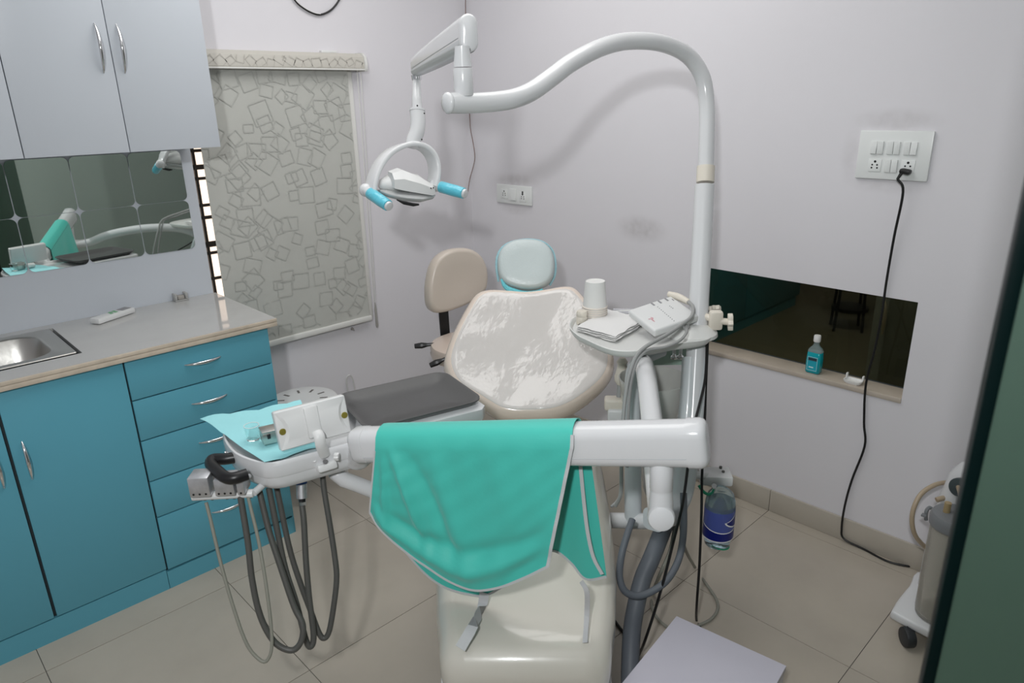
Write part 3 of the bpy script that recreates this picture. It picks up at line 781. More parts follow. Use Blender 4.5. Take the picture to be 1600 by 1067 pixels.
for s, h in ((.90, .0515), (.885, .0545), (.84, .0535), (.72, .049), (.5, .041), (.25, .036), (.02, .035)):
    c = bc
    rings.append([c+(p-c)*s+bn*h for p in pts])
film.loft(rings, False, True)
obj('clear_film', film, M_film, dc_, 60)
obj('backrest_shell', MB().loft([[bc+(p-bc)*s+bn*h for p in pts] for s, h in ((.5, -.15), (.70, -.14), (.78, -.115), (.78, -.09))]), M_enamel, dc_, 50)
# hinge between seat and backrest
obj('hinge', MB().cyl(ch(1.06, -.15, .46), ch(1.06, .15, .46), .05, n=18, bev=.008), M_enamel, dc_)
# headrest wrapped in a pale blue cover
hp = P(821, 415, 2.86)
hu = udir.copy(); hv = (vdir*.85+V((0, 0, .5))).normalized(); hv = (hv-hu*hv.dot(hu)).normalized(); hn = hu.cross(hv)
if hn.dot(CAM-hp) < 0: hn = -hn
ol = [(778, 425), (778, 402), (787, 386), (803, 377), (823, 375), (845, 378), (860, 390), (866, 408), (865, 430), (857, 444), (840, 452), (818, 453), (797, 448), (784, 440)]
op2 = [plane_hit(x, y, hp, hn) for x, y in ol]
hr = pad('headrest', op2, hn, [(.75, -.06), (.92, -.05), (.99, -.025), (1, 0), (.98, .02), (.93, .033), (.85, .037), (.5, .034), (.02, .033)], M_bluenet, dc_)
g = MB(); rg = random.Random(3)
gp = [P(x, y, 2.83) for x, y in ((783, 436), (790, 448), (803, 455), (820, 459), (838, 457), (848, 452))]
g.tube(gp, [.004, .010, .013, .013, .010, .005], n=8, k=6)
obj('cover_gather', g, M_bluenet2, hr)
g = MB(); g.tube([P(x, y, 2.87) for x, y in ((779, 440), (776, 420), (777, 402), (785, 387), (800, 378), (823, 374), (846, 377), (862, 389), (868, 408), (867, 430), (859, 446))], [.005, .006, .004, .004, .005], n=8, k=4)
obj('cover_edge', g, mat('pale_cyan_cover_edge', (.33, .56, .62), .5, bump=(90, .4, 3)), hr)
obj('headrest_post', MB().tube([hp-hn*.05-hv*.02, hp-hn*.07-hv*.12, bc+vdir*.16-bn*.06], .014, n=8, k=4, flat=.5), M_chrome, dc_)

# ================================================================== LAMP POST WITH OPERATING LIGHT
def PT(lst): return [P(*a) for a in lst]
po = Zp(1078, 700, 0)
base_pt = P(1087, 569, 2.26)
lp = thing('operating_light', (base_pt.x, base_pt.y, .45), 'white operating light on a curved post arching over the dental chair', 'dental light')
pole_low = PT([(1079, 700, 2.22), (1086, 580, 2.25), (1093, 456, 2.27), (1101, 290, 2.29)])
obj('lower_post', MB().tube(pole_low, .0315, n=24, k=4), M_enamel, lp)
obj('collar', MB().tube(PT([(1102, 285, 2.29), (1103, 260, 2.29)]), .0288, n=24, k=1), M_ivory, lp)
arch = PT([(1102.5, 270, 2.29), (1104.5, 210, 2.29), (1104, 160, 2.29), (1098, 122, 2.275), (1080, 92, 2.25), (1053, 74, 2.21), (1018, 65, 2.16), (975, 65, 2.11), (935, 76, 2.05), (893, 98, 1.985), (862, 121, 1.935), (832, 142, 1.89), (803, 154, 1.85), (770, 159, 1.82), (735, 161, 1.785), (702, 161, 1.75)])
obj('curved_arm', MB().tube(arch, .0252, n=24, k=6), M_enamel, lp)
ec = arch[-1]; ed = (arch[-1]-arch[-3]).normalized()
obj('end_cap', MB().lathe(ec, ed, [(.0252, 0), (.0262, .002), (.0262, .006), (.022, .011), (.010, .014), (.001, .015)], 20), M_enamel, lp)
tp0 = P(725, 150, 1.772); tp1 = V((tp0.x, tp0.y, tp0.z+.066)); tp2 = V((tp0.x, tp0.y, tp0.z+.068))
obj('arm_sleeve', MB().cyl(tp0, tp1, .0245, n=22, bev=.002), M_enamel, lp)
obj('pivot_cone', MB().lathe(tp2, (0, 0, 1), [(.0235, 0), (.023, .004), (.0185, .038), (.018, .048)], 22), M_enamel, lp)
# balanced arm running back to the lamp
na = P(732, 52, 1.765); fa = P(650, 104, 2.42)
u_, v_, w_ = frame(fa-na)
secs = []
for t, su, sv in ((0, .021, .043), (.03, .022, .044), (.5, .022, .040), (.9, .021, .034), (1.0, .018, .030)):
    secs.append(ring_rrect(na.lerp(fa, t), u_, v_, su, sv, .019, 5))
ba = obj('balanced_arm', MB().loft(secs), M_enamel, lp, 50)
obj('arm_seam', MB().loft([ring_rrect(na.lerp(fa, t)-v_*.008, u_, v_, hw, .0012, .0008, 1) for t, hw in ((.03, .0226), (.5, .0226), (.92, .0216))]), mat('grey_seam', (.22, .24, .25), .4), ba)
obj('arm_channel', MB().loft([ring_rrect(na.lerp(fa, t)-v_*(sv*.52), u_, v_, su+.0009, sv*.50, .018, 5) for t, su, sv in ((.02, .022, .044), (.5, .022, .040), (.9, .021, .034), (1.0, .018, .031))]), mat('satin_grey_channel', (.50, .53, .54), .25, .3), ba, 50)
cap = [ring_rrect(na-w_*dd, u_, v_, .0225-ii, .0445-ii, .022-ii, 6) for dd, ii in ((-.012, 0), (.006, 0), (.010, .002), (.013, .006))]
obj('arm_cap', MB().loft(cap), M_enamel, lp, 50)
obj('arm_ferrule', MB().cyl(fa-V((0, 0, .028)), fa-V((0, 0, .044)), .019, .017, 18).cyl(fa-V((.01, .012, .030)), fa-V((.01, .012, .040)), .009, n=10), M_chrome, lp)
# lamp stem
sd = 2.40
s0 = fa-V((0, 0, .04)); 
stem = [s0, P(651, 150, sd), P(652, 172, sd)]
obj('stem', MB().tube(stem, [.0125, .0155, .0185], n=18, k=3), M_enamel, lp)
obj('stem_collar', MB().tube(PT([(652, 171, sd), (652, 174, sd)]), .027, n=18, k=1), M_enamel, lp)
sb_ = obj('stem_bend', MB().tube(PT([(652, 173, sd), (653, 192, sd), (651, 207, sd), (646, 219, sd), (644, 230, sd)]), [.0255, .0255, .0255, .025, .024], n=18, k=4), M_enamel, lp)
obj('screw', MB().ball(P(663, 177, sd-.024), .0028, 8, 6).ball(P(659, 218, sd-.024), .0028, 8, 6).ball(P(652, 165, sd-.02), .0028, 8, 6), M_black, sb_)
# yoke: a C-shaped band
yo = [(579, 306, 2.36), (581, 284, 2.36), (590, 260, 2.37), (606, 240, 2.38), (626, 229, 2.39), (645, 226, 2.40), (662, 231, 2.42), (674, 244, 2.44), (679, 262, 2.45), (678, 280, 2.45), (675, 291, 2.45)]
yp_ = smooth_path(PT(yo), 4); rings = []
ydep = (FW*.72-RT*.60+V((0, 0, .1))).normalized()
cen = P(632, 285, 2.40)
for i, p in enumerate(yp_):
    t = (yp_[min(i+1, len(yp_)-1)]-yp_[max(i-1, 0)]).normalized()
    n_ = t.cross(ydep).normalized(); dd = n_.cross(t).normalized()
    rings.append(ring_rrect(p, dd, n_, .032, .0085, .007, 3))
obj('yoke', MB().loft(rings), M_enamel, lp, 50)
# head: rear shell, front hood, reflector visor
hx = (P(676, 298, 2.45)-P(578, 300, 2.36)).normalized()
hz = V((0, 0, 1)); hy = hz.cross(hx).normalized()      # hy: depth direction
if hy.dot(FW) < 0: hy = -hy
hc = P(631, 290, 2.40)
hd_ = thing  # keep name free
def hloc(a, b, c): return hc+hx*a*1.1+hy*b*1.1+hz*(c*1.25+.004)
rings = []
for a, hb, hcz, off in ((-.078, .012, .008, -.004), (-.07, .036, .018, 0), (-.045, .052, .030, .003), (0, .058, .036, .005), (.045, .052, .031, .002), (.07, .036, .018, -.004), (.078, .012, .008, -.008)):
    rings.append(ring_ell(hloc(a, 0, off), hy, hz, hb, hcz, 18))
hs = obj('head_shell', MB().loft(rings), M_plastic, lp, 60)
rings = []
for a, z0, z1, b0 in ((-.050, -.004, .034, -.075), (-.02, -.010, .043, -.080), (.03, -.018, .026, -.082), (.066, -.024, .008, -.076), (.078, -.022, .0, -.068)):
    rings.append([hloc(a, b0, z0), hloc(a, b0, (z0+z1)/2+.004), hloc(a, b0+.018, z1), hloc(a, -.01, z1+.002), hloc(a, -.01, z0)])
obj('front_hood', MB().loft(rings), M_plastic, hs, 35)
rings = []
for a, hb, zz, hh in ((-.084, .02, -.014, .004), (-.066, .052, -.020, .012), (-.02, .074, -.028, .017), (.03, .074, -.032, .017), (.072, .05, -.030, .011), (.088, .018, -.028, .004)):
    rings.append(ring_ell(hloc(a, -.022, zz), hy, hz, hb, hh, 18))
obj('visor', MB().loft(rings), mat('pale_grey_visor', (.70, .72, .72), .12, trans=.45, ior=1.2), hs, 60)
obj('lamp_opening', MB().loft([ring_ell(hloc(a, -.086, zz), hz, hy, hh, .004, 12) for a, zz, hh in ((-.050, -.032, .002), (-.03, -.040, .006), (.0, -.046, .006), (.018, -.046, .003))]), M_black, hs)
obj('hood_screw', MB().ball(hloc(.060, -.084, -.004), .0025, 8, 6).ball(hloc(.068, -.083, -.003), .0025, 8, 6), M_black, hs)
# pivots and handles wrapped in blue foil
for (ax_, ay, ad_, bx_, by_, bd) in ((573, 298, 2.36, 609, 323, 2.30), (682, 290, 2.45, 728, 303, 2.40)):
    a = P(ax_, ay, ad_); b = P(bx_, by_, bd); w2 = (b-a).normalized()
    hdl = obj('handle', MB().cyl(a, b, .019, .0155, 18, .003).ball(a-w2*.004+hy*.004, .0225, 16, 10), M_enamel, lp)
    obj('foil_wrap', MB().lathe(a.lerp(b, .14), w2, [(.0185, 0), (.0205, .003), (.0200, (b-a).length*.3), (.0205, (b-a).length*.5), (.0190, (b-a).length*.78), (.0165, (b-a).length*.79)], 20), M_bluefoil, hdl)
obj('pivot', MB().cyl(P(668, 292, 2.44), P(684, 289, 2.45), .012, n=14).cyl(P(575, 300, 2.36), P(590, 300, 2.365), .012, n=14), M_enamel, lp)

# ================================================================== SPITTOON UNIT (column, bowl, side tray)
ub = P(1050, 700, 2.36)
su = thing('spittoon_unit', (ub.x, ub.y, 0), 'white chairside unit with glass spittoon bowl and tray, under the lamp post', 'dental unit')
colp = PT([(1085, 560, 2.262), (1080, 640, 2.24), (1074, 700, 2.23), (1068, 745, 2.23), (1060, 780, 2.22), (1047, 800, 2.18), (1020, 812, 2.12)])
cr = []
pp = smooth_path(colp, 4); Hr = RT.copy(); Hr.z = 0; Hr.normalize()
for i, p in enumerate(pp):
    t = (pp[min(i+1, len(pp)-1)]-pp[max(i-1, 0)]).normalized()
    d_ = t.cross(Hr).normalized(); h_ = d_.cross(t).normalized()
    cr.append(ring_rrect(p, h_, d_, .0365, .034, .02, 4))
obj('column', MB().loft(cr), M_column, su, 50)
# slim white body under the bowl
bd_ = P(1030, 700, 2.40)
rings = [ring_rrect((bd_.x, bd_.y, z), Hr, V((Hr.y, -Hr.x, 0)), a, b, .03, 4) for z, a, b in ((.40, .04, .04), (.42, .048, .045), (.50, .055, .05), (.60, .065, .06), (.645, .08, .08))]
obj('pedestal', MB().loft(rings), M_enamel, su, 50)
bwc = P(1020, 628, 2.40); bwc.z = .655
obj('bowl', MB().lathe(bwc, (0, 0, 1), [(.03, -.01), (.06, 0), (.092, .035), (.108, .085), (.114, .135), (.118, .16), (.114, .162), (.109, .135), (.103, .085), (.087, .04), (.055, .008), (.02, .004)], 40, True, True), M_bowl, su, 60)
obj('bowl_deck', MB().lathe(bwc, (0, 0, 1), [(.085, -.012), (.098, .01), (.09, .012), (.075, -.0)], 40, True, False), M_plastic, su)
for fx in (1053, 1063):
    f0 = P(fx, 556, 2.46); top = V((f0.x, f0.y, f0.z+.07))
    fo = obj('faucet', MB().tube([f0, top, top+V((-.02, -.01, .03))], .0062, n=12, k=4), M_plastic, su)
    obj('faucet_ring', MB().lathe(f0, (0, 0, 1), [(.012, -.010), (.014, -.006), (.013, 0), (.008, .004), (.0065, .010)], 14), M_chrome, fo)
obj('splash_guard', MB().loft([ring_rrect(P(1040, 549, 2.50)+V((0, 0, dz)), Hr, V((Hr.y, -Hr.x, 0)), .10, .006, .005, 2) for dz in (-.05, .03)]), mat('pale_green_plastic', (.34, .46, .40), .4), su)
# side tray on the post
TZ = 1.0
tout = [Zp(x, y, TZ) for x, y in ((890, 511), (892, 500), (903, 492), (930, 488), (970, 484), (1010, 482), (1050, 484), (1085, 491), (1106, 500), (1115, 512), (1113, 524), (1100, 531), (1060, 536), (1025, 543), (990, 548), (962, 547), (940, 541), (918, 531), (902, 523))]
tp_ = smooth_path(tout, 3, True); tc_ = sum(tp_, V())/len(tp_)
def tsh(k, z): return [V((tc_.x+(p.x-tc_.x)*k, tc_.y+(p.y-tc_.y)*k, z)) for p in tp_]
sidetray = obj('side_tray', MB().loft([tsh(.90, TZ-.028), tsh(.965, TZ-.022), tsh(.99, TZ-.012), tsh(1.0, TZ-.002), tsh(.985, TZ), tsh(.965, TZ-.004), tsh(.945, TZ-.012), tsh(.8, TZ-.013), tsh(.3, TZ-.013)]), mat('pale_grey_tray_plastic', (.70, .71, .69), .35), su, 50)
TT = TZ-.0125
hub = P(1080, 505, 2.25); hub.z = TT
obj('tray_hub', MB().lathe(hub, (0, 0, 1), [(.085, 0), (.083, .01), (.06, .028), (.045, .034), (.033, .036)], 30), mat('pale_grey_tray_plastic'), su)
obj('cord_grommet', MB().lathe(P(1072, 510, 2.155), -FW, [(.010, 0), (.011, .004), (.008, .008), (.004, .004)], 16), M_hosegrey, su)
# clamp with star knobs
kb = PT([(1102, 497, 2.24), (1118, 500, 2.235), (1127, 502, 2.235)])
obj('clamp_block', MB().box(kb[1], (.034, .042, .062), Matrix.Rotation(math.radians(45), 3, 'Z'), .008).cyl(P(1098, 493, 2.25), kb[1], .012, n=12), M_ivory, su)
def star_knob(c, axis, r, h):
    u, v, w3 = frame(axis); ring = []
    for i in range(36):
        a = 2*math.pi*i/36; rr_ = r*(1+.16*math.cos(6*a)); ring.append(V(c)+u*(rr_*math.cos(a))+v*(rr_*math.sin(a)))
    return MB().prism(ring, w3*h, .002)
kdir = (RT*1.0-FW*.25+UP*.0).normalized()
obj('star_knob', star_knob(P(1137, 503, 2.225), kdir, .024, .016).cyl(P(1122, 501, 2.23), P(1138, 503, 2.225), .011, n=12), M_ivory, su)
obj('star_knob', star_knob(P(1117, 485, 2.29), (V((0, 0, 1))+FW*.5), .018, .014), M_ivory, su)
# lower support pipe
sp_h = PT([(930, 813, 2.34), (965, 813, 2.30), (1005, 814, 2.24), (1046, 812, 2.20)])
obj('support_pipe', MB().tube(sp_h, .0255, n=18, k=4), M_enamel, su)
vp0 = P(989, 813, 2.265); vp1 = P(989, 700, 2.25); vp2 = P(988, 640, 2.25); vp3 = P(990, 580, 2.26)
obj('support_post', MB().tube([vp0, vp1, vp2, vp3, P(1006, 560, 2.29), P(1035, 548, 2.34)], [.0275, .0265, .025, .023, .019], n=18, k=4), M_column, su)
# bottle holder
hb = P(1118, 744, 2.36); fh = V((Hr.y, -Hr.x, 0))
if fh.dot(CAM-hb) < 0: fh = -fh
e1 = (Hr*.99+fh*.10).normalized(); e2 = V((-e1.y, e1.x, 0)); rotH = Matrix((e1, e2, V((0, 0, 1)))).transposed()
bhold = obj('bottle_holder', MB().box(P(1117, 744, 2.34), (.105, .075, .034), rotH, .006).cyl(P(1080, 742, 2.28), P(1105, 744, 2.33), .013, n=12), M_plastic, su)
for x, y in ((1126, 730), (1130, 737)):
    obj('hex_screw', MB().cyl(P(x, y, 2.33)-V((0, 0, .004)), P(x, y, 2.33)+V((0, 0, .003)), .0055, n=6), M_hosedark, bhold)
obj('hose_fitting', MB().cyl(P(1116, 757, 2.30), P(1116, 759, 2.27), .008, n=12).cyl(P(1116, 759, 2.275), P(1116, 768, 2.275), .0045, n=10), M_chrome, bhold)
obj('green_hose', MB().tube(PT([(1092, 758, 2.29), (1098, 767, 2.285), (1106, 772, 2.28), (1113, 770, 2.277), (1116, 764, 2.275)]), .005, n=8), mat('green_tube', (.01, .30, .16), .35), bhold)
# suction tip holder at the far side
q = P(964, 634, 2.50)
for nm, c_, s_, mt_ in (('tip_holder_block', P(963, 630, 2.50), (.085, .05, .045), M_ivory), ('tip_holder_box', P(965, 648, 2.50), (.072, .045, .055), M_plastic)):
    obj(nm, MB().box(c_, s_, rotH, .01, 3), mt_, su)
obj('tip_stem', MB().cyl(P(969, 597, 2.5), P(967, 622, 2.5), .010, n=12), M_hosegrey, su)
obj('tip_body', MB().lathe(P(971, 600, 2.5), (0, 0, 1), [(.017, 0), (.024, .012), (.026, .03), (.020, .05), (.016, .075), (.020, .085), (.010, .10)], 16), M_ivory, su)
obj('tip_valve', MB().box(P(985, 580, 2.5), (.05, .022, .05), rotH, .008).cyl(P(975, 565, 2.5), P(972, 585, 2.5), .011, n=12).cyl(P(990, 565, 2.5), P(990, 590, 2.5), .012, n=12), mat('bluish_clear_plastic', (.62, .72, .73), .3), su)
# hoses of the unit
obj('duct_hose', MB().tube([P(1048, 795, 2.20), P(1034, 832, 2.17), P(1018, 872, 2.13), P(1004, 905, 2.12), P(993, 950, 2.10), P(987, 990, 2.09), P(985, 1030, 2.07), P(984, 1085, 2.03)], .0265, n=18, k=5), M_duct, su)
obj('loop_hose', MB().tube(PT([(1068, 770, 2.14), (1068, 830, 2.11), (1061, 872, 2.09), (1044, 904, 2.06), (1020, 923, 2.05), (995, 931, 2.04), (976, 923, 2.03), (968, 900, 2.03), (971, 868, 2.03), (980, 835, 2.05), (988, 812, 2.08)]), .0105, n=10, k=5), M_duct, su)
obj('thin_hose', MB().tube(PT([(970, 727, 2.22), (971, 760, 2.2), (966, 780, 2.18), (955, 792, 2.17)]), .0045, n=8), M_hosegrey, su)

# ---- water bottle in its holder
wb0 = P(1120, 850, 2.345); wbt = P(1121, 762, 2.345)
wax = V((0, 0, 1)); Hb = (wbt-wb0).length*1.02; wbot = V((wb0.x, wb0.y, wb0.z))
wbz = wbt.z-wb0.z
wbo = thing('water_bottle', tuple(wbot), 'clear plastic water bottle with blue label hanging in the unit holder', 'bottle')
Rb = 22.8*2.345/FPX
M_pet = mat('clear_bluish_pet', (.70, .84, .90), .06, trans=.9, ior=1.15)
obj('bottle_body', MB().lathe(wbot, wax, [(Rb*.70, 0), (Rb*.84, .006), (Rb*.90, .03), (Rb*.97, .042), (Rb, .06), (Rb, .152), (Rb*.96, .172), (Rb*.84, .192), (Rb*.62, .204), (Rb*.45, .207), (Rb*.45, .210)], 28), M_pet, wbo, 60)
obj('water', MB().lathe(wbot+V((0, 0, .004)), wax, [(Rb*.66, 0), (Rb*.80, .005), (Rb*.86, .03), (Rb*.94, .05), (Rb*.95, .154)], 28), mat('bottle_water', (.78, .88, .90), .03, trans=.95, ior=1.2), wbo, 60)
lb = obj('blue_label', MB().lathe(wbot, wax, [(Rb*.985, .036), (Rb*1.012, .048), (Rb*1.016, .145), (Rb*1.010, .145)], 32, False, False), mat('blue_gradient_label', (.07, .10, .34), .35), wbo, 30)
def cyl_strip(c, r, a0f, a1f, z0f, z1f, n=16):
    """patch on a cylinder: z0f/z1f functions of t, angles measured from the camera-facing side"""
    fwd = math.atan2((CAM-c).y, (CAM-c).x); rows = [[], []]
    for i in range(n+1):
        t = i/n; a = fwd+math.radians(a0f+(a1f-a0f)*t)
        for k2, f in ((0, z0f), (1, z1f)): rows[k2].append(V((c.x+r*math.cos(a), c.y+r*math.sin(a), c.z+f(t))))
    return MB().grid(rows)
swz = lambda t: .090-.058*math.sin(t*1.9)*.40+.012*t**3
obj('label_band', cyl_strip(wbot, Rb*1.024, -88, 88, lambda t: .042, swz), mat('deep_blue_print', (.005, .012, .16), .35), lb, normals=False)
obj('label_swoosh', cyl_strip(wbot, Rb*1.028, -88, 88, swz, lambda t: swz(t)+.0035), M_paper, lb, normals=False)
obj('label_swoosh', cyl_strip(wbot, Rb*1.022, -88, 88, lambda t: .038, lambda t: .042), M_paper, lb, normals=False)
obj('label_drop', cyl_strip(wbot, Rb*1.026, 22, 88, lambda t: .112-.026*math.sin(t*1.57)**.6, lambda t: .112+.030*t**1.5), M_paper, lb, normals=False)
obj('label_drop_core', cyl_strip(wbot, Rb*1.032, 29, 88, lambda t: .112-.021*math.sin(t*1.57)**.6, lambda t: .112+.025*t**1.5), mat('deep_blue_print'), lb, normals=False)
obj('green_hose', MB().tube([wbot+V(((Rb*.80)*math.cos(a), (Rb*.80)*math.sin(a), .012+.012*math.cos(a-2))) for a in [3.2+.25*i for i in range(9)]], .003, n=6, k=3), mat('green_tube'), wbo)

# ---- things on the side tray
def on_tray(x, y): p = Zp(x, y, TT+.0005); return p
cp = on_tray(929, 499)
def cup_ring(r, h, z0): return [(r, z0), (r*.82, z0+h)]
n_c = 7
for i in range(n_c):
    z0 = cp.z+i*.0075
    t = thing('paper_cup', (cp.x, cp.y, z0), ('lowest', 'second lowest', 'third lowest', 'middle', 'third highest', 'second highest', 'topmost')[i]+' white paper cup of the upside-down stack on the side tray', 'cup', 'paper cups stacked on the side tray')
    r0 = .0415
    obj('wall', MB().lathe((cp.x, cp.y, z0), (0, 0, 1), [(r0-.001, 0), (r0-.0006, .004), (.0335, .092), (.0328, .0925), (.0320, .090), (.0318, .0895), (.001, .0895)], 28, False, False), M_cup, t, 40)
    obj('rolled_rim', MB().loft([ring_ell((cp.x, cp.y, z0+.0028+.0026*math.sin(a)), (1, 0, 0), (0, 1, 0), r0+.0026*math.cos(a), r0+.0026*math.cos(a), 28) for a in [2*math.pi*k2/8 for k2 in range(8)]], closed=True), M_cuprim, t, 60)
jr = on_tray(909, 506)
jar = thing('cream_jar', tuple(jr), 'small ivory jar at the left tip of the side tray', 'jar')
obj('body', MB().lathe(jr, (0, 0, 1), [(.017, 0), (.0185, .002), (.0185, .026), (.017, .028)], 20), M_ivory, jar)
obj('lid', MB().lathe(jr+V((0, 0, .028)), (0, 0, 1), [(.018, 0), (.019, .002), (.019, .014), (.017, .018), (.002, .0185)], 20), M_ivory, jar)
tag(obj('dark_stopper', MB().lathe(on_tray(907, 509), (0, 0, 1), [(.007, 0), (.008, .002), (.006, .006), (.002, .007)], 14), M_hosedark), 'dark little stopper beside the ivory jar', 'stopper')
# napkins
nc = [on_tray(x, y) for x, y in ((948, 489), (1012, 506), (962, 537), (900, 519))]
nap = thing('paper_napkins', tuple(sum(nc, V())/4), 'folded white paper napkins lying on the side tray', 'napkin')
def napkin_layer(z, sc, amp, seed):
    rg = random.Random(seed); rows = []
    c = sum(nc, V())/4
    for i in range(9):
        r = []
        for j in range(9):
            u, v = j/8, i/8
            p = (nc[0].lerp(nc[1], u)).lerp(nc[3].lerp(nc[2], u), v)
            p = c+(p-c)*sc; ed_ = max(abs(u-.5), abs(v-.5))*2
            p = p+V((rg.uniform(-1, 1), rg.uniform(-1, 1), 0))*(.004 if ed_ > .9 else 0)
            p.z = z+amp*math.sin(3*u+2*v+seed)*.5+rg.uniform(-.0005, .0008)+(.004*(1-ed_))
            r.append(p)
        rows.append(r)
    return MB().grid(rows).solidify(.0012)
for i, (dz, sc_, am) in enumerate(((.0022, .98, .002), (.0065, .99, .003), (.0115, .97, .003), (.016, .955, .004))):
    obj('napkin', napkin_layer(TT+dz+.004, sc_, am, i+1), M_paper, nap, 70)
# clear suction tips
for i, (x0, y0, x1, y1) in enumerate(((958, 486, 1004, 487), (956, 490, 1004, 491), (965, 495, 1004, 498))):
    a = on_tray(x0, y0)+V((0, 0, .0055)); b = on_tray(x1, y1)+V((0, 0, .0055))
    tag(obj('suction_tip', MB().tube([a, b], .005, n=10, k=1), mat('clear_tube', (.80, .80, .84), .15, trans=.5, ior=1.25)), ('rearmost', 'middle', 'front')[i]+' clear plastic suction tube behind the scaler box', 'tube', 'clear tubes on the side tray')
# ultrasonic scaler box, propped with a sloping face
scl = [P(993, 490, 2.25), P(1037, 456, 2.34), P(1079, 486, 2.24), P(1036, 524, 2.13)]
c4 = sum(scl, V())/4
ex = ((scl[2]-scl[1])+(scl[3]-scl[0])).normalized(); ey = ((scl[1]-scl[0])+(scl[2]-scl[3])); ey = (ey-ex*ey.dot(ex)).normalized(); ez = ex.cross(ey)
if ez.dot(CAM-c4) < 0: ez = -ez
wS = ((scl[2]-scl[1]).length+(scl[3]-scl[0]).length)/2; hS = ((scl[1]-scl[0]).length+(scl[2]-scl[3]).length)/2
rotS = Matrix((ex, ey, ez)).transposed(); 
if rotS.determinant() < 0: rotS = Matrix((ex, -ey, ez)).transposed()
us = thing('scaler_unit', (c4.x, c4.y, TT), 'white ultrasonic scaler box with tilted control face on the side tray', 'dental scaler')
corners = [c4-ex*wS/2-ey*hS/2, c4+ex*wS/2-ey*hS/2, c4+ex*wS/2+ey*hS/2, c4-ex*wS/2+ey*hS/2]
def drop(p, z): return V((p.x, p.y, z))
bodyS = obj('case', MB().box(c4-ez*.013, (wS, hS, .026), rotS, .007, 3), M_plastic, us)
back = (corners[2]+corners[3])/2-ez*.032
obj('prop_stand', MB().loft([ring_rrect((back.x, back.y, z), ex, V((ex.y, -ex.x, 0)), wS*.35, .012, .006, 3) for z in (TT+.0008, back.z)]), M_plastic, us)
def facebox(u, v, w2, h2, mt_, nm, th=.0012):   # u along ex, v along ey in -.5...5 of the face
    return obj(nm, MB().box(c4+ex*u*wS+ey*v*hS+ez*.0006, (w2, h2, th), rotS), mt_, bodyS)
for v in (.38, .22, .06): facebox(-.40, v-.05, .017, .006, M_greyprint, 'button')
facebox(-.32, .43, .010, .003, M_greyprint, 'mark')
for i in range(10): facebox(-.25+.072*i, .03-.004*i, .0022, .0026, M_greyprint, 'level_dot')
for i in range(3): facebox(-.14+.055*i, .24, .0022, .0026, M_greyprint, 'level_dot')
lg_ = c4+ex*(.12)*wS-ey*.33*hS+ez*.001
m = MB()
m.tube([lg_+ex*a+ey*b for a, b in ((-.013, .004), (-.008, .008), (-.004, .007), (-.007, -.002), (-.009, -.007))], .0009, n=6, k=4)
m.tube([lg_+ex*a+ey*b for a, b in ((-.006, .0), (-.002, .003), (.001, -.001), (.004, .003), (.007, -.001), (.010, .002), (.014, 0))], .0007, n=6, k=4)
obj('pink_logo', m, M_red, bodyS)
obj('handpiece', MB().tube([P(1044, 459, 2.33), P(1060, 464, 2.31), P(1076, 472, 2.27)], [.009, .012, .012, .009], n=12, k=4), M_ivory, us)
obj('handpiece_cord', MB().tube(PT([(1076, 472, 2.26), (1083, 480, 2.22), (1080, 495, 2.16), (1064, 508, 2.12), (1040, 524, 2.08), (1010, 541, 2.04), (993, 558, 2.02), (982, 590, 2.02), (976, 630, 2.02), (973, 670, 2.02), (971, 725, 2.03), (970, 770, 2.06), (962, 790, 2.10)]), .0058, n=10, k=5), M_hosegrey, us)
obj('supply_cord', MB().tube(PT([(1072, 511, 2.135), (1072, 520, 2.11), (1062, 532, 2.08), (1040, 542, 2.06), (1016, 546, 2.045), (1004, 553, 2.03), (993, 570, 2.03), (985, 605, 2.035), (981, 660, 2.04), (980, 730, 2.06)]), .0048, n=8, k=5), M_hosegrey, us)

# black cables beside the post and grey cable on the floor
tag(obj('black_cable', MB().tube(PT([(1105, 530, 2.24), (1102, 590, 2.20), (1092, 635, 2.14), (1078, 690, 2.06), (1074, 735, 2.05), (1066, 790, 2.02), (1055, 835, 2.02), (1040, 895, 2.04), (1026, 945, 2.06), (1008, 1000, 2.08)])+[Zp(999, 1022, .006), Zp(992, 1040, .006)], .0042, n=8, k=5), M_rubber), 'black cable slanting from the lamp post down past the delivery arm', 'cable')
tag(obj('black_cable', MB().tube(PT([(1106, 530, 2.295), (1103, 600, 2.28), (1101, 660, 2.26), (1097, 740, 2.24), (1096, 800, 2.22), (1093, 880, 2.23), (1089, 940, 2.25)])+[Zp(1088, 968, .006), Zp(1094, 980, .006)], .0042, n=8, k=5), M_rubber), 'black cable hanging straight down beside the water bottle', 'cable')
tag(obj('grey_cable', MB().tube([P(1063, 800, 2.16), P(1068, 850, 2.2)]+[Zp(x, y, .007) for x, y in ((1085, 885), (1103, 912), (1119, 936), (1121, 953), (1110, 968), (1092, 977), (1078, 986), (1060, 988), (1040, 978), (1025, 963), (1018, 945), (1020, 925))]+[P(1030, 900, 2.16), P(1047, 860, 2.16), P(1055, 820, 2.18)], .0055, n=8, k=5), M_hosethin), 'grey green cable looping on the floor behind the white box', 'cable')
tag(obj('floor_cable', MB().tube([Zp(x, y, .006) for x, y in ((950, 955), (962, 972), (976, 990), (990, 1004))], .005, n=8, k=4), M_rubber), 'short black cable on the floor under the chair edge', 'cable')

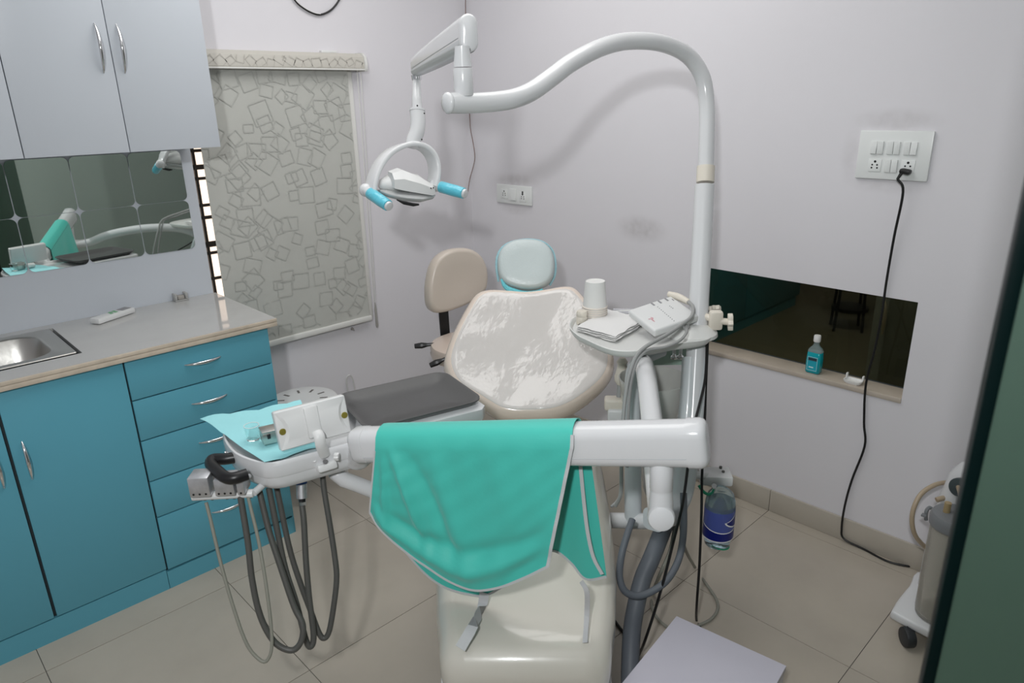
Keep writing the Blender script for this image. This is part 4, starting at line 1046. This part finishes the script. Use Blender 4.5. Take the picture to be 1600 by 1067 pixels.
# ================================================================== DELIVERY UNIT
E1 = V((.973, -.23, 0)).normalized(); E2 = V((-E1.y, E1.x, 0))
D0 = V((-2.035, -1.562, 0))        # front-left reference of the table
def dl(a, b, z): return D0+E1*a+E2*b+V((0, 0, z))
du = thing('delivery_unit', tuple(dl(.25, .14, .0)), 'white instrument delivery table on a jointed arm across the dental chair', 'dental unit')
ZT, ZB = .905, .822
outl = [(-.012, .02), (.02, -.012), (.10, -.016), (.36, -.006), (.37, .03), (.37, .26), (.35, .285), (.05, .285), (-.01, .28), (-.045, .25), (-.055, .18), (-.045, .09)]
def ring_o(k, z, c=(.16, .135)): 
    pts2 = smooth_path([V((a, b, 0)) for a, b in outl], 3, True)
    return [dl(c[0]+(p.x-c[0])*k, c[1]+(p.y-c[1])*k, z) for p in pts2]
obj('lower_shell', MB().loft([ring_o(.86, ZB), ring_o(.93, ZB+.006), ring_o(.975, ZB+.022), ring_o(.985, ZB+.040)]), M_enamel, du, 60)
obj('upper_shell', MB().loft([ring_o(.99, ZB+.0405), ring_o(1.0, ZB+.044), ring_o(1.005, ZT-.012), ring_o(.995, ZT-.002), ring_o(.975, ZT), ring_o(.955, ZT-.004), ring_o(.93, ZT-.010), ring_o(.4, ZT-.010)]), M_enamel, du, 50)
for q0, q1 in ((dl(-.030, .018, .872), dl(-.036, .012, .872)), (dl(-.054, .17, .872), dl(-.060, .17, .872))): obj('shell_screw', MB().cyl(q0, q1, .006, n=10), M_chrome, du)
# tray carrier to the right
obj('tray_carrier', MB().loft([[dl(a, b, z) for a, b in smoothc] for smoothc, z in [
    ([(.33, .0), (.585, -.004), (.60, .012), (.60, .245), (.585, .26), (.33, .26)], ZT-.045),
    ([(.33, -.006), (.59, -.012), (.61, .008), (.61, .255), (.59, .272), (.33, .27)], ZT-.035),
    ([(.33, -.006), (.59, -.012), (.61, .008), (.61, .255), (.59, .272), (.33, .27)], ZT-.004),
    ([(.33, .0), (.585, -.006), (.603, .012), (.603, .25), (.585, .265), (.33, .265)], ZT)]]), M_enamel, du, 50)
# x-ray viewer panel
v0_, v1_ = Zp(436, 706, .925), Zp(547, 676, .925)
vh_ = (v1_-v0_).normalized(); vb_ = V((-vh_.y, vh_.x, 0)); vup_ = (V((0, 0, 1))+vb_*.25).normalized(); vpn_ = vh_.cross(vup_).normalized()
vx = [plane_hit(430, 645, v0_, vpn_), plane_hit(541, 615, v0_, vpn_), v1_, v0_]
vc = sum(vx, V())/4
vex = ((vx[1]-vx[0])+(vx[2]-vx[3])).normalized(); vey = ((vx[0]-vx[3])+(vx[1]-vx[2])); vey = (vey-vex*vey.dot(vex)).normalized(); vez = vex.cross(vey)
vW = ((vx[1]-vx[0]).length+(vx[2]-vx[3]).length)/2; vH = ((vx[0]-vx[3]).length+(vx[1]-vx[2]).length)/2
rotV = Matrix((vex, vey, vez)).transposed()
if vez.dot(CAM-vc) < 0: vez = -vez; rotV = Matrix((vex, vey, vex.cross(vey))).transposed()
vp = obj('film_viewer', MB().box(vc-vez*.012, (vW, vH, .026), rotV, .005, 3), M_plastic, du)
m = MB(); rows = []
for i in range(9):
    t = i/8; hgt = .006+.010*math.sin(math.pi*t)
    half = vW*(.47-.10*math.sin(math.pi*t)) ; 
    y_ = vH*(-.47+.94*t)
    rows.append([vc+vex*(-half-.004)+vey*y_+vez*.0012, vc+vex*(-half+.004)+vey*y_+vez*hgt*.55, vc+vey*y_+vez*hgt*.6, vc+vex*(half-.004)+vey*y_+vez*hgt*.55, vc+vex*(half+.004)+vey*y_+vez*.0012])
obj('raised_back', MB().grid(rows), M_plastic, vp, 30, normals=True)
m = MB().box(vc-vex*vW*.02+vez*.009+vey*.004, (vW*.19, vH*.80, .012), rotV, .004)
obj('centre_rib', m, M_plastic, vp)
for sx in (-.43, .44): obj('brass_screw', MB().lathe(vc+vex*vW*sx-vey*vH*.02+vez*.001, vez, [(.0078, 0), (.0082, .0012), (.007, .0022), (.001, .0022)], 16), mat('brass', (.30, .26, .05), .4, .6), vp)
kd = (Zp(509, 716, .88)-CAM).dot(FW)-.01
obj('support_arm', MB().tube([vc+vez*.018+vey*(-vH*.22), vc+vez*.028-vey*vH*.32, vc+vez*.026-vey*vH*.55, P(508, 712, kd+.005)], .0135, n=10, k=5, flat=.55), M_plastic, du)
for dx in (-14, 13):
    obj('grub_knob', star_knob(P(509+dx, 716-dx*.2, kd), RT*(1 if dx > 0 else -1), .0085, .012), M_plastic, du)
obj('clamp', MB().box(P(508, 727, kd+.02), (.05, .02, .05), rotV, .006), M_plastic, du)
obj('clamp_bolt', MB().cyl(P(508, 721, kd+.005), P(508, 721, kd-.008), .006, n=8), M_black, du)
# black grab handle
hp_ = [dl(-.02, -.004, .858), dl(-.055, -.045, .858), dl(-.085, -.05, .858), dl(-.118, -.005, .858), dl(-.122, .055, .858), dl(-.105, .085, .858), dl(-.05, .10, .858)]
hp_ = [Zp(x, y, .884) for x, y in ((386, 741), (366, 747), (353, 746), (342, 738), (330, 726), (333, 718), (352, 717), (370, 714))]
obj('grab_handle', MB().tube(hp_, .0145, n=12, k=5), M_black, du)
# handpiece holder bar with three metal blocks
ha, hb_ = P(302, 783, 1.70), P(395, 763, 1.70)
hb_.z = ha.z = (ha.z+hb_.z)/2
bar = obj('holder_bar', MB().cyl(ha, hb_, .0105, n=16, bev=.002), M_plastic, du)
hdir = (hb_-ha).normalized(); hpd = V((-hdir.y, hdir.x, 0)); rotB = Matrix((hdir, hpd, V((0, 0, 1)))).transposed()
LB = (hb_-ha).length
for i, (t0, w2, hh) in enumerate(((.20, .048, .052), (.60, .046, .044), (.86, .018, .036))):
    c_ = ha.lerp(hb_, t0)+V((0, 0, .010+hh/2))
    blk = obj('handpiece_block', MB().box(c_, (w2, .05, hh), rotB, .003), M_silver, bar)
    h_ = MB()
    for a in ((-.3, 0, .3) if w2 > .03 else (0,)):
        h_.cyl(c_+hdir*(a*w2)-hpd*.0255-V((0, 0, hh*.33)), c_+hdir*(a*w2)-hpd*.0245-V((0, 0, hh*.33)), .0028, n=8)
    obj('block_hole', h_, M_black, blk)
for t0 in (.2, .32, .56, .68, .95): obj('bar_screw', MB().cyl(ha.lerp(hb_, t0)-V((0, 0, .0115)), ha.lerp(hb_, t0)-V((0, 0, .009)), .004, n=8), M_black, bar)
obj('bar_bracket', MB().tube([hb_, dl(.02, .05, ZB+.01)], .009, n=10, k=1), M_enamel, du)
# hoses looping under the table
def hz_(lst, d0, d1): 
    n = len(lst); return [P(x, y, d0+(d1-d0)*i/(n-1)) for i, (x, y) in enumerate(lst)]
hoses = [([(374, 766), (387, 845), (394, 906), (407, 963), (429, 1003), (455, 1016), (470, 1003), (473, 976), (459, 946), (438, 884), (420, 828), (404, 762)], 1.70, 1.74, .0075, M_hosedark),
         ([(420, 762), (433, 828), (446, 889), (464, 946), (478, 1000), (486, 1010), (490, 992), (483, 933), (478, 875), (475, 817), (472, 790)], 1.75, 1.79, .0075, M_hosedark),
         ([(432, 760), (452, 855), (469, 910), (486, 956), (498, 988), (506, 997), (514, 987), (521, 950), (526, 904), (523, 869), (515, 817), (507, 769), (504, 742)], 1.79, 1.81, .0072, M_hosedark),
         ([(322, 785), (329, 812), (345, 880), (365, 950), (385, 1005), (405, 1030), (418, 1031), (425, 1002), (418, 930), (405, 850), (391, 790), (384, 760)], 1.69, 1.70, .0042, M_hosethin)]
for lst, d0, d1, r, mt_ in hoses: obj('handpiece_hose', MB().tube(hz_(lst, d0, d1), r, n=10, k=6), mt_, du)
f0, f1 = P(471, 752, 1.79), P(472, 778, 1.79)
obj('hose_coupling', MB().tube([f0, f1], .0135, n=16, k=1), M_silver, du)
obj('hose_collar', MB().tube([P(470, 747, 1.79), P(471, 756, 1.79)], .0145, n=16, k=1), mat('blue_collar', (.02, .07, .25), .4), du)
obj('hose_nut', MB().tube([P(472, 776, 1.79), P(472, 784, 1.79)], .009, n=6, k=1), M_black, du)
# balanced arm across the chair
aR, aL = P(1092, 692, 1.42), P(566, 694, 1.73)
ad = (aL-aR).normalized(); af = V((0, 0, 1)).cross(ad).normalized()
if af.dot(CAM-aR) < 0: af = -af
au = ad.cross(af).normalized()
if au.z < 0: au = -au
def asec(p, hf, hu, r): return ring_rrect(p, af, au, hf, hu, r, 5)
secs = [asec(aR.lerp(aL, t), .034, h_, .026) for t, h_ in ((0.0, .0485), (.5, .0455), (1.0, .0425))]
darm = obj('balanced_arm', MB().loft(secs), M_enamel, du, 50)
obj('arm_cover_line', MB().loft([asec(aR.lerp(aL, t)-au*.020, .0346, .0009, .0008) for t in (.02, .98)]), mat('pale_seam', (.50, .52, .54), .5), darm)
obj('arm_end_cap', MB().loft([asec(aR-ad*dd, .036-ii, .0505-ii, .028-ii) for dd, ii in ((-.022, 0), (.004, 0), (.012, .003), (.017, .009), (.019, .016))]), M_enamel, darm, 50)
obj('arm_end_cap', MB().loft([asec(aL+ad*dd, .035-ii, .0435-ii, .026-ii) for dd, ii in ((-.02, 0), (.010, 0), (.018, .004), (.022, .012))]), M_enamel, darm, 50)
obj('arm_knuckle', MB().tube([aL+ad*.0, P(560, 715, 1.80), dl(.20, .05, .86)], .032, n=16, k=4), M_enamel, du)
# tube below table running to the chair side
obj('table_strut', MB().tube([dl(.23, .08, .84), P(525, 740, 1.83), P(580, 765, 1.86), P(650, 800, 1.92)], .0205, n=16, k=3), M_enamel, du)
# pivot and swan-neck pipe
disc = P(1033, 808, 1.47)
piv_top = P(1036, 722, 1.455); piv = [P(1034, 800, 1.475), V((disc.x+.0, disc.y+.0, disc.z+.03)), ]
swan = [disc, P(1031, 790, 1.53), P(1027, 755, 1.60), P(1022, 702, 1.68), P(1018, 655, 1.78), P(1012, 605, 1.93), P(1007, 573, 2.09), P(1007, 569, 2.20), P(1013, 590, 2.29), P(1020, 640, 2.33), P(1026, 705, 2.36)]
obj('swan_neck_pipe', MB().tube(swan, .0268, n=22, k=6), M_enamel, du)
sd_ = (disc-swan[1]).normalized()
obj('pipe_end_cap', MB().lathe(disc, sd_, [(.0268, -.012), (.0285, -.008), (.0285, .006), (.026, .012), (.016, .016), (.001, .017)], 24), M_enamel, du)
pvx = V((disc.x, disc.y, 0))+(V((swan[1].x, swan[1].y, 0))-V((disc.x, disc.y, 0)))*.25
pb = V((pvx.x, pvx.y, disc.z)); 
pc_ = aR+ad*.075
obj('pivot_sleeve', MB().lathe(pb, (pc_-pb).normalized(), [(.0255, 0), (.0250, .03), (.0232, .052), (.0232, .056), (.0242, .058), (.0242, .115), (.0215, .12), (.0215, (pc_-pb).length-.03)], 24), M_enamel, du, 30)

# grey tray lying on the carrier
gt = thing('instrument_tray', tuple(dl(.47, .13, ZT)), 'dark grey plastic tray lying on the delivery table', 'tray')
def tray_ring(x0, x1, y0, y1, r, z): 
    return [dl(p.x, p.y, z) for p in ring_rrect(((x0+x1)/2, (y0+y1)/2, 0), (1, 0, 0), (0, 1, 0), (x1-x0)/2, (y1-y0)/2, r, 5)]
TX0, TX1, TY0, TY1 = .26, .605, -.005, .262
obj('tray_shell', MB().loft([tray_ring(TX0+.02, TX1-.02, TY0+.02, TY1-.02, .03, ZT+.001), tray_ring(TX0+.002, TX1-.002, TY0+.002, TY1-.002, .04, ZT+.016), tray_ring(TX0, TX1, TY0, TY1, .042, ZT+.018), tray_ring(TX0, TX1, TY0, TY1, .042, ZT+.021),
     tray_ring(TX0+.007, TX1-.007, TY0+.007, TY1-.007, .036, ZT+.021), tray_ring(TX0+.022, TX1-.022, TY0+.022, TY1-.022, .028, ZT+.006), tray_ring(TX0+.1, TX1-.1, TY0+.1, TY1-.1, .01, ZT+.006)]), M_graytray, gt, 45)
# cyan tissue sheet
pz = ZT-.004
ps = []
ccs = [Zp(312, 652, pz+.012), Zp(470, 628, pz+.006), Zp(503, 696, pz+.005), Zp(414, 727, pz+.002)]
rows = []
for i in range(15):
    r = []
    for j in range(15):
        u, v = j/14, i/14
        p = (ccs[0].lerp(ccs[1], u)).lerp(ccs[3].lerp(ccs[2], u), v)
        p = p+V((0, 0, 0)); e = min(u, v, 1-u, 1-v)
        p.z = ZT+.0035+.0022*math.sin(9*u+2*v)+.0018*math.sin(7*v-3*u)+(.006*(1-min(1, e/.12))*abs(math.sin(11*u+9*v)))*(.8 if v < .5 else .25)
        r.append(p)
    rows.append(r)
obj_ps = obj('tissue_sheet', MB().grid(rows).solidify(.0006), M_bluepaper, None, 80)
tag(obj_ps, 'pale cyan tissue sheet spread over the left end of the delivery table', 'tissue')
# medicine glass
gl = Zp(396, 686, ZT+.007)
mg = thing('medicine_glass', tuple(gl), 'small clear glass standing on the cyan tissue', 'glass')
M_glass = mat('clear_glass', (.93, .98, .98), .02, trans=1.0, ior=1.25)
obj('glass_wall', MB().lathe(gl, (0, 0, 1), [(.0145, 0), (.016, .001), (.0185, .038), (.0175, .038), (.0148, .004), (.002, .003)], 24, True, True), M_glass, mg, 40)
obj('rim', MB().loft([ring_ell(gl+V((0, 0, .0385+.0009*math.sin(a))), (1, 0, 0), (0, 1, 0), .018+.0009*math.cos(a), .018+.0009*math.cos(a), 24) for a in [2*math.pi*k2/6 for k2 in range(6)]], closed=True), mat('pale_glass_rim', (.75, .85, .86), .1), mg)
# steel box
sbx = Zp(424, 688, ZT+.0065)
mb_ = thing('steel_box', tuple(sbx), 'little stainless steel box behind the film viewer', 'box')
rotX = Matrix((E1, E2, V((0, 0, 1)))).transposed()
obj('box_body', MB().box(sbx+V((0, 0, .015)), (.045, .04, .03), rotX, .002), M_steel, mb_)
obj('box_lid', MB().box(sbx+V((0, 0, .0325)), (.047, .042, .005), rotX, .0015), M_steel, mb_)
obj('latch', MB().box(sbx-E2*.022+V((0, 0, .022))-E1*.008, (.008, .004, .012), rotX, .001), M_black, mb_)
# white mesh of folded gauze seen in the mirror
gz = Zp(455, 690, ZT+.0065)+E2*.07
tag(obj('gauze_roll', MB().cyl(gz+E1*-.02+V((0, 0, .014)), gz+E1*.02+V((0, 0, .014)), .013, n=16, bev=.003), M_paper), 'white cotton roll behind the film viewer', 'cotton roll')

# ================================================================== APRON
ap = thing('apron', tuple(P(740, 920, 1.60)), 'mint green apron with grey piping draped over the delivery arm', 'apron')
NI, NJ = 71, 40
front_p0 = aR+af*.043; front_n = V((af.x, af.y, 0)).normalized()
def fhit(x, y, off=0.0): return plane_hit(x, y, aR+front_n*(.043+off), front_n)
def bhit(x, y, off=0.0): return plane_hit(x, y, aR-front_n*(.043+off), front_n)
bot = smooth_path([V((578, 800, 0)), V((600, 830, 0)), V((640, 868, 0)), V((690, 901, 0)), V((735, 919, 0)), V((775, 918, 0)), V((815, 905, 0)), V((855, 886, 0))], 6)
def resample(pl, n):
    L = [0]
    for a, b in zip(pl, pl[1:]): L.append(L[-1]+(b-a).length)
    out = []
    for i in range(n):
        s = L[-1]*i/(n-1); k2 = 0
        while k2 < len(L)-2 and L[k2+1] < s: k2 += 1
        f = (s-L[k2])/max(1e-9, L[k2+1]-L[k2]); out.append(pl[k2].lerp(pl[k2+1], f))
    return out
bot = resample(bot, NI)
tl, tr_ = fhit(580, 668), fhit(890, 664)
# arc parameter of the arm at both ends
sL = (tl-aR).dot(ad); sR = (tr_-aR).dot(ad)
def arm_top(s): return aR+ad*s
armL = (aL-aR).length
def fold(u, v):
    """out-of-plane displacement of the front flap"""
    f = .008*math.sin(3.4*u*math.pi+2.2*v-1.0)*v*(1-.5*u)
    f += .005*math.sin(11*(u-.55*v)+.5)*v**1.2
    for u0, k_, w0, am in ((.07, .34, .030, .016), (.15, .44, .045, -.014), (.03, .10, .02, .010), (.30, .30, .05, .007), (.55, .12, .06, -.006)):
        f += am*math.exp(-((u-u0-k_*v)/w0)**2)*math.sin(math.pi*min(1, v*1.02))**.8
    f += .014*math.exp(-((v-.86-.05*math.sin(5*u))/.06)**2)*math.exp(-((u-.5)/.42)**4)
    f -= .012*math.exp(-((v-.74-.05*math.sin(5*u))/.06)**2)*math.exp(-((u-.5)/.38)**4)
    f += .0015*math.sin(37*u+9*v)*math.sin(23*v-5*u)
    return f*(1-math.exp(-(u/.05)**2))*(.35+.65*min(1, (1-v)/.1))
rows = []
OVER = 7
for i in range(NI):
    u = i/(NI-1); s = sL+(sR-sL)*u
    hgt = .0485+(.0425-.0485)*(s/armL)
    base = aR+ad*s; col = []
    # over the top of the arm: from the back edge to the front shoulder
    for q in range(OVER):
        a = math.pi*(1-q/OVER)      # back (pi) to front (0)
        col.append(base+af*(.0395*math.cos(a)*-1 if False else .0395*math.cos(a))+au*(hgt-.026+.030*math.sin(a)+.0035))
    top = base+front_n*.043+au*(hgt-.026)
    B = bot[i]; bp_ = fhit(B.x, B.y)
    for j in range(NJ):
        v = (j+1)/NJ
        p = top.lerp(bp_, v)+front_n*fold(u, v)
        col.append(p)
    rows.append(col)
frontflap = obj('front_flap', MB().grid(rows).solidify(-.0012), M_apron, ap, 80)
edge = [r[-1] for r in rows]
def ribbon(path, w2, nrm, th=.002):
    """flat tape along a path, width across = tangent x nrm"""
    path = smooth_path(path, 4); rings = []
    for i, p in enumerate(path):
        t = (path[min(i+1, len(path)-1)]-path[max(i-1, 0)]).normalized()
        s = t.cross(V(nrm)).normalized(); n_ = s.cross(t)
        rings.append([p+s*w2/2+n_*th/2, p-s*w2/2+n_*th/2, p-s*w2/2-n_*th/2, p+s*w2/2-n_*th/2])
    return MB().loft(rings)
obj('piping', ribbon([p+front_n*.0012 for p in edge], .006, front_n), M_piping, frontflap)
obj('piping', ribbon([p+front_n*.0012 for p in rows[-1][OVER-1:]], .0075, front_n), M_piping, frontflap)
obj('piping', ribbon([p+front_n*.0012 for p in rows[0][OVER+2:]], .004, front_n), M_piping, frontflap)
# back flap
bbot = smooth_path([V((590, 830, 0)), V((640, 880, 0)), V((690, 914, 0)), V((735, 930, 0)), V((762, 930, 0)), V((800, 905, 0)), V((835, 872, 0)), V((862, 866, 0)), V((888, 888, 0)), V((912, 912, 0)), V((946, 905, 0))], 5)
bbot = resample(bbot, NI)
sRb = (bhit(922, 700)-aR).dot(ad)
rows2 = []
for i in range(NI):
    u = i/(NI-1); s = sL+(sRb-sL)*u
    hgt = .0485+(.0425-.0485)*(s/armL); base = aR+ad*s
    top = base-front_n*.0415+au*(hgt-.024)
    bp_ = bhit(bbot[i].x, bbot[i].y, .012); col = []
    for j in range(NJ):
        v = j/(NJ-1)
        col.append(top.lerp(bp_, v)-front_n*(.010*v+.010*math.sin(7*u+1.5*v)*v+.006*math.sin(17*u)*v))
    rows2.append(col)
backflap = obj('back_flap', MB().grid(rows2).solidify(-.0012), M_apron, ap, 80)
obj('piping', ribbon([r[-1]+front_n*.002 for r in rows2], .006, front_n), M_piping, backflap)
obj('inner_tape', ribbon([bhit(x, y, -.004) for x, y in ((907, 727), (912, 780), (918, 830), (927, 870), (941, 897))], .0085, front_n), M_piping, backflap)
obj('tie_strap', ribbon([bhit(757, 926, .014), bhit(753, 948, .0), Zp(739, 978, .500), Zp(719, 1013, .478)], .026, (front_n+V((.5, .2, .1))).normalized(), .0015), M_piping, ap)
obj('tie_strap', ribbon([bhit(908, 908, .014), bhit(917, 925, .005), Zp(917, 960, .510), Zp(914, 1004, .478)], .013, front_n, .0015), M_piping, ap)

# ================================================================== LOW WHITE BOX
zb = .30
k0, k1, k2_ = Zp(1057, 962, zb), Zp(1229, 1040, zb), Zp(965, 1067, zb)
ea = (k1-k0); La = ea.length; ea.normalize(); eb = (k2_-k0).normalized(); eb = (eb-ea*eb.dot(ea)).normalized()
Lbx = .40
cb = k0+ea*La/2+eb*Lbx/2
bxx = thing('white_box', (cb.x, cb.y, 0), 'low white laminate box standing in front of the hoses', 'box')
rotW = Matrix((ea, eb, V((0, 0, 1)))).transposed()
if rotW.determinant() < 0: rotW = Matrix((ea, -eb, V((0, 0, 1)))).transposed()
obj('body', MB().box((cb.x, cb.y, (zb-.018)/2), (La-.006, Lbx-.006, zb-.018), rotW, .001), M_box_lam, bxx)
obj('lid', MB().box((cb.x, cb.y, zb-.009), (La, Lbx, .018), rotW, .0015), M_box_lam, bxx)

# ================================================================== SUCTION MACHINE
jc = Zp(1464, 960, .095)
sm = thing('suction_machine', (jc.x+.06, jc.y, 0), 'white portable suction machine with clear jar, half behind the glass door', 'suction machine')
out = smooth_path([V((jc.x+a, jc.y+b, .06)) for a, b in ((-.085, .085), (-.055, .115), (.10, .115), (.22, .10), (.22, -.16), (.10, -.18), (-.06, -.16), (-.095, -.12))], 4, True)
obj('base', MB().prism(out, (0, 0, .032), .008), M_enamel, sm, 50)
for a, b in ((-.095, .05), (-.095, -.12), (.18, .05), (.18, -.12)):
    c_ = V((jc.x+a, jc.y+b, .033))
    wh = obj('caster', MB().cyl(c_+V((-.010, .010, 0)), c_+V((.012, -.012, 0)), .033, n=20, bev=.006), mat('dark_caster', (.025, .027, .03), .45), sm)
    obj('caster_stem', MB().cyl(c_+V((0, 0, .01)), c_+V((.01, -.005, .032)), .014, n=12), mat('dark_caster'), wh)
M_jar = mat('cloudy_clear_jar', (.80, .78, .72), .12, trans=.75, ior=1.15)
obj('jar', MB().lathe((jc.x, jc.y, .0925), (0, 0, 1), [(.058, 0), (.064, .004), (.066, .02), (.068, .335), (.066, .34), (.064, .02), (.058, .012), (.002, .010)], 32), M_jar, sm, 50)
M_lid = mat('blue_grey_lid', (.20, .21, .22), .35)
lid = obj('lid', MB().lathe((jc.x, jc.y, .427), (0, 0, 1), [(.070, 0), (.074, .004), (.074, .03), (.068, .042), (.03, .046), (.002, .046)], 32), M_lid, sm, 40)
cl_ = P(1449, 803, 2.30)
obj('lid_clamp', MB().tube([P(1447, 812, 2.32), P(1447, 800, 2.31), P(1452, 793, 2.31), P(1459, 797, 2.31)], .006, n=8, k=4).box(P(1444, 805, 2.31), (.016, .016, .008), None, .002), M_lid, lid)
for (a, b) in ((.02, .0), (-.01, .03)):
    obj('port', MB().cyl((jc.x+a, jc.y+b, .470), (jc.x+a, jc.y+b, .505), .010, n=12), mat('amber_port', (.40, .30, .16), .3), lid)
# pump housing
hc2 = V((jc.x+.165, jc.y-.02, 0))
hous = obj('housing', MB().loft([ring_rrect((hc2.x-o_, hc2.y, z), (1, 0, 0), (0, 1, 0), a, b, .05, 5) for z, a, b, o_ in ((.092, .07, .12, 0), (.30, .07, .12, 0), (.44, .065, .11, 0), (.53, .055, .095, .0), (.57, .035, .07, 0), (.58, .01, .03, 0))]), M_enamel, sm, 50)
obj('gauge', MB().cyl((hc2.x-.062, hc2.y+.045, .515), (hc2.x-.085, hc2.y+.05, .52), .03, n=24, bev=.004), mat('dark_gauge', (.06, .075, .08), .3), hous)
M_tubing = mat('yellowed_silicone_tube', (.50, .40, .28), .35, trans=.15)
obj('tubing', MB().tube([V((jc.x+.02, jc.y, .500)), V((jc.x+.03, jc.y+.01, .525)), V((hc2.x-.08, hc2.y+.05, .52))], .0075, n=10, k=6), M_tubing, sm)
obj('tubing', MB().tube([P(1500, 752, 2.40), P(1484, 753, 2.37), P(1462, 757, 2.34), P(1440, 771, 2.33), P(1428, 793, 2.33), P(1425, 815, 2.34), P(1430, 836, 2.36), P(1443, 852, 2.39), P(1462, 866, 2.43)], .0075, n=10, k=5), M_tubing, sm)
obj('tubing', MB().tube([P(1463, 781, 2.30), P(1475, 778, 2.30), P(1490, 780, 2.31), P(1505, 776, 2.33)], .0085, n=10, k=4), M_tubing, sm)

# ================================================================== GLASS DOOR in the foreground
dp = P(1517, 690, .70)
de = V((math.cos(math.radians(-65)), math.sin(math.radians(-65)), 0)); dn = V((-de.y, de.x, 0))
dp = V((dp.x, dp.y, 0))
rotD = Matrix((de, dn, V((0, 0, 1)))).transposed()
WD = .85
gd = struct('door_1', MB().box(dp+de*(WD/2+.0125)+V((0, 0, 1.06)), (WD, .012, 2.1), rotD, .0005), M_glassgreen, 'green tinted glass door standing open at the right')
obj('dark_edge_strip', MB().box(dp+de*.006+V((0, 0, 1.06)), (.012, .016, 2.1), rotD, .001), M_glassedge, gd)
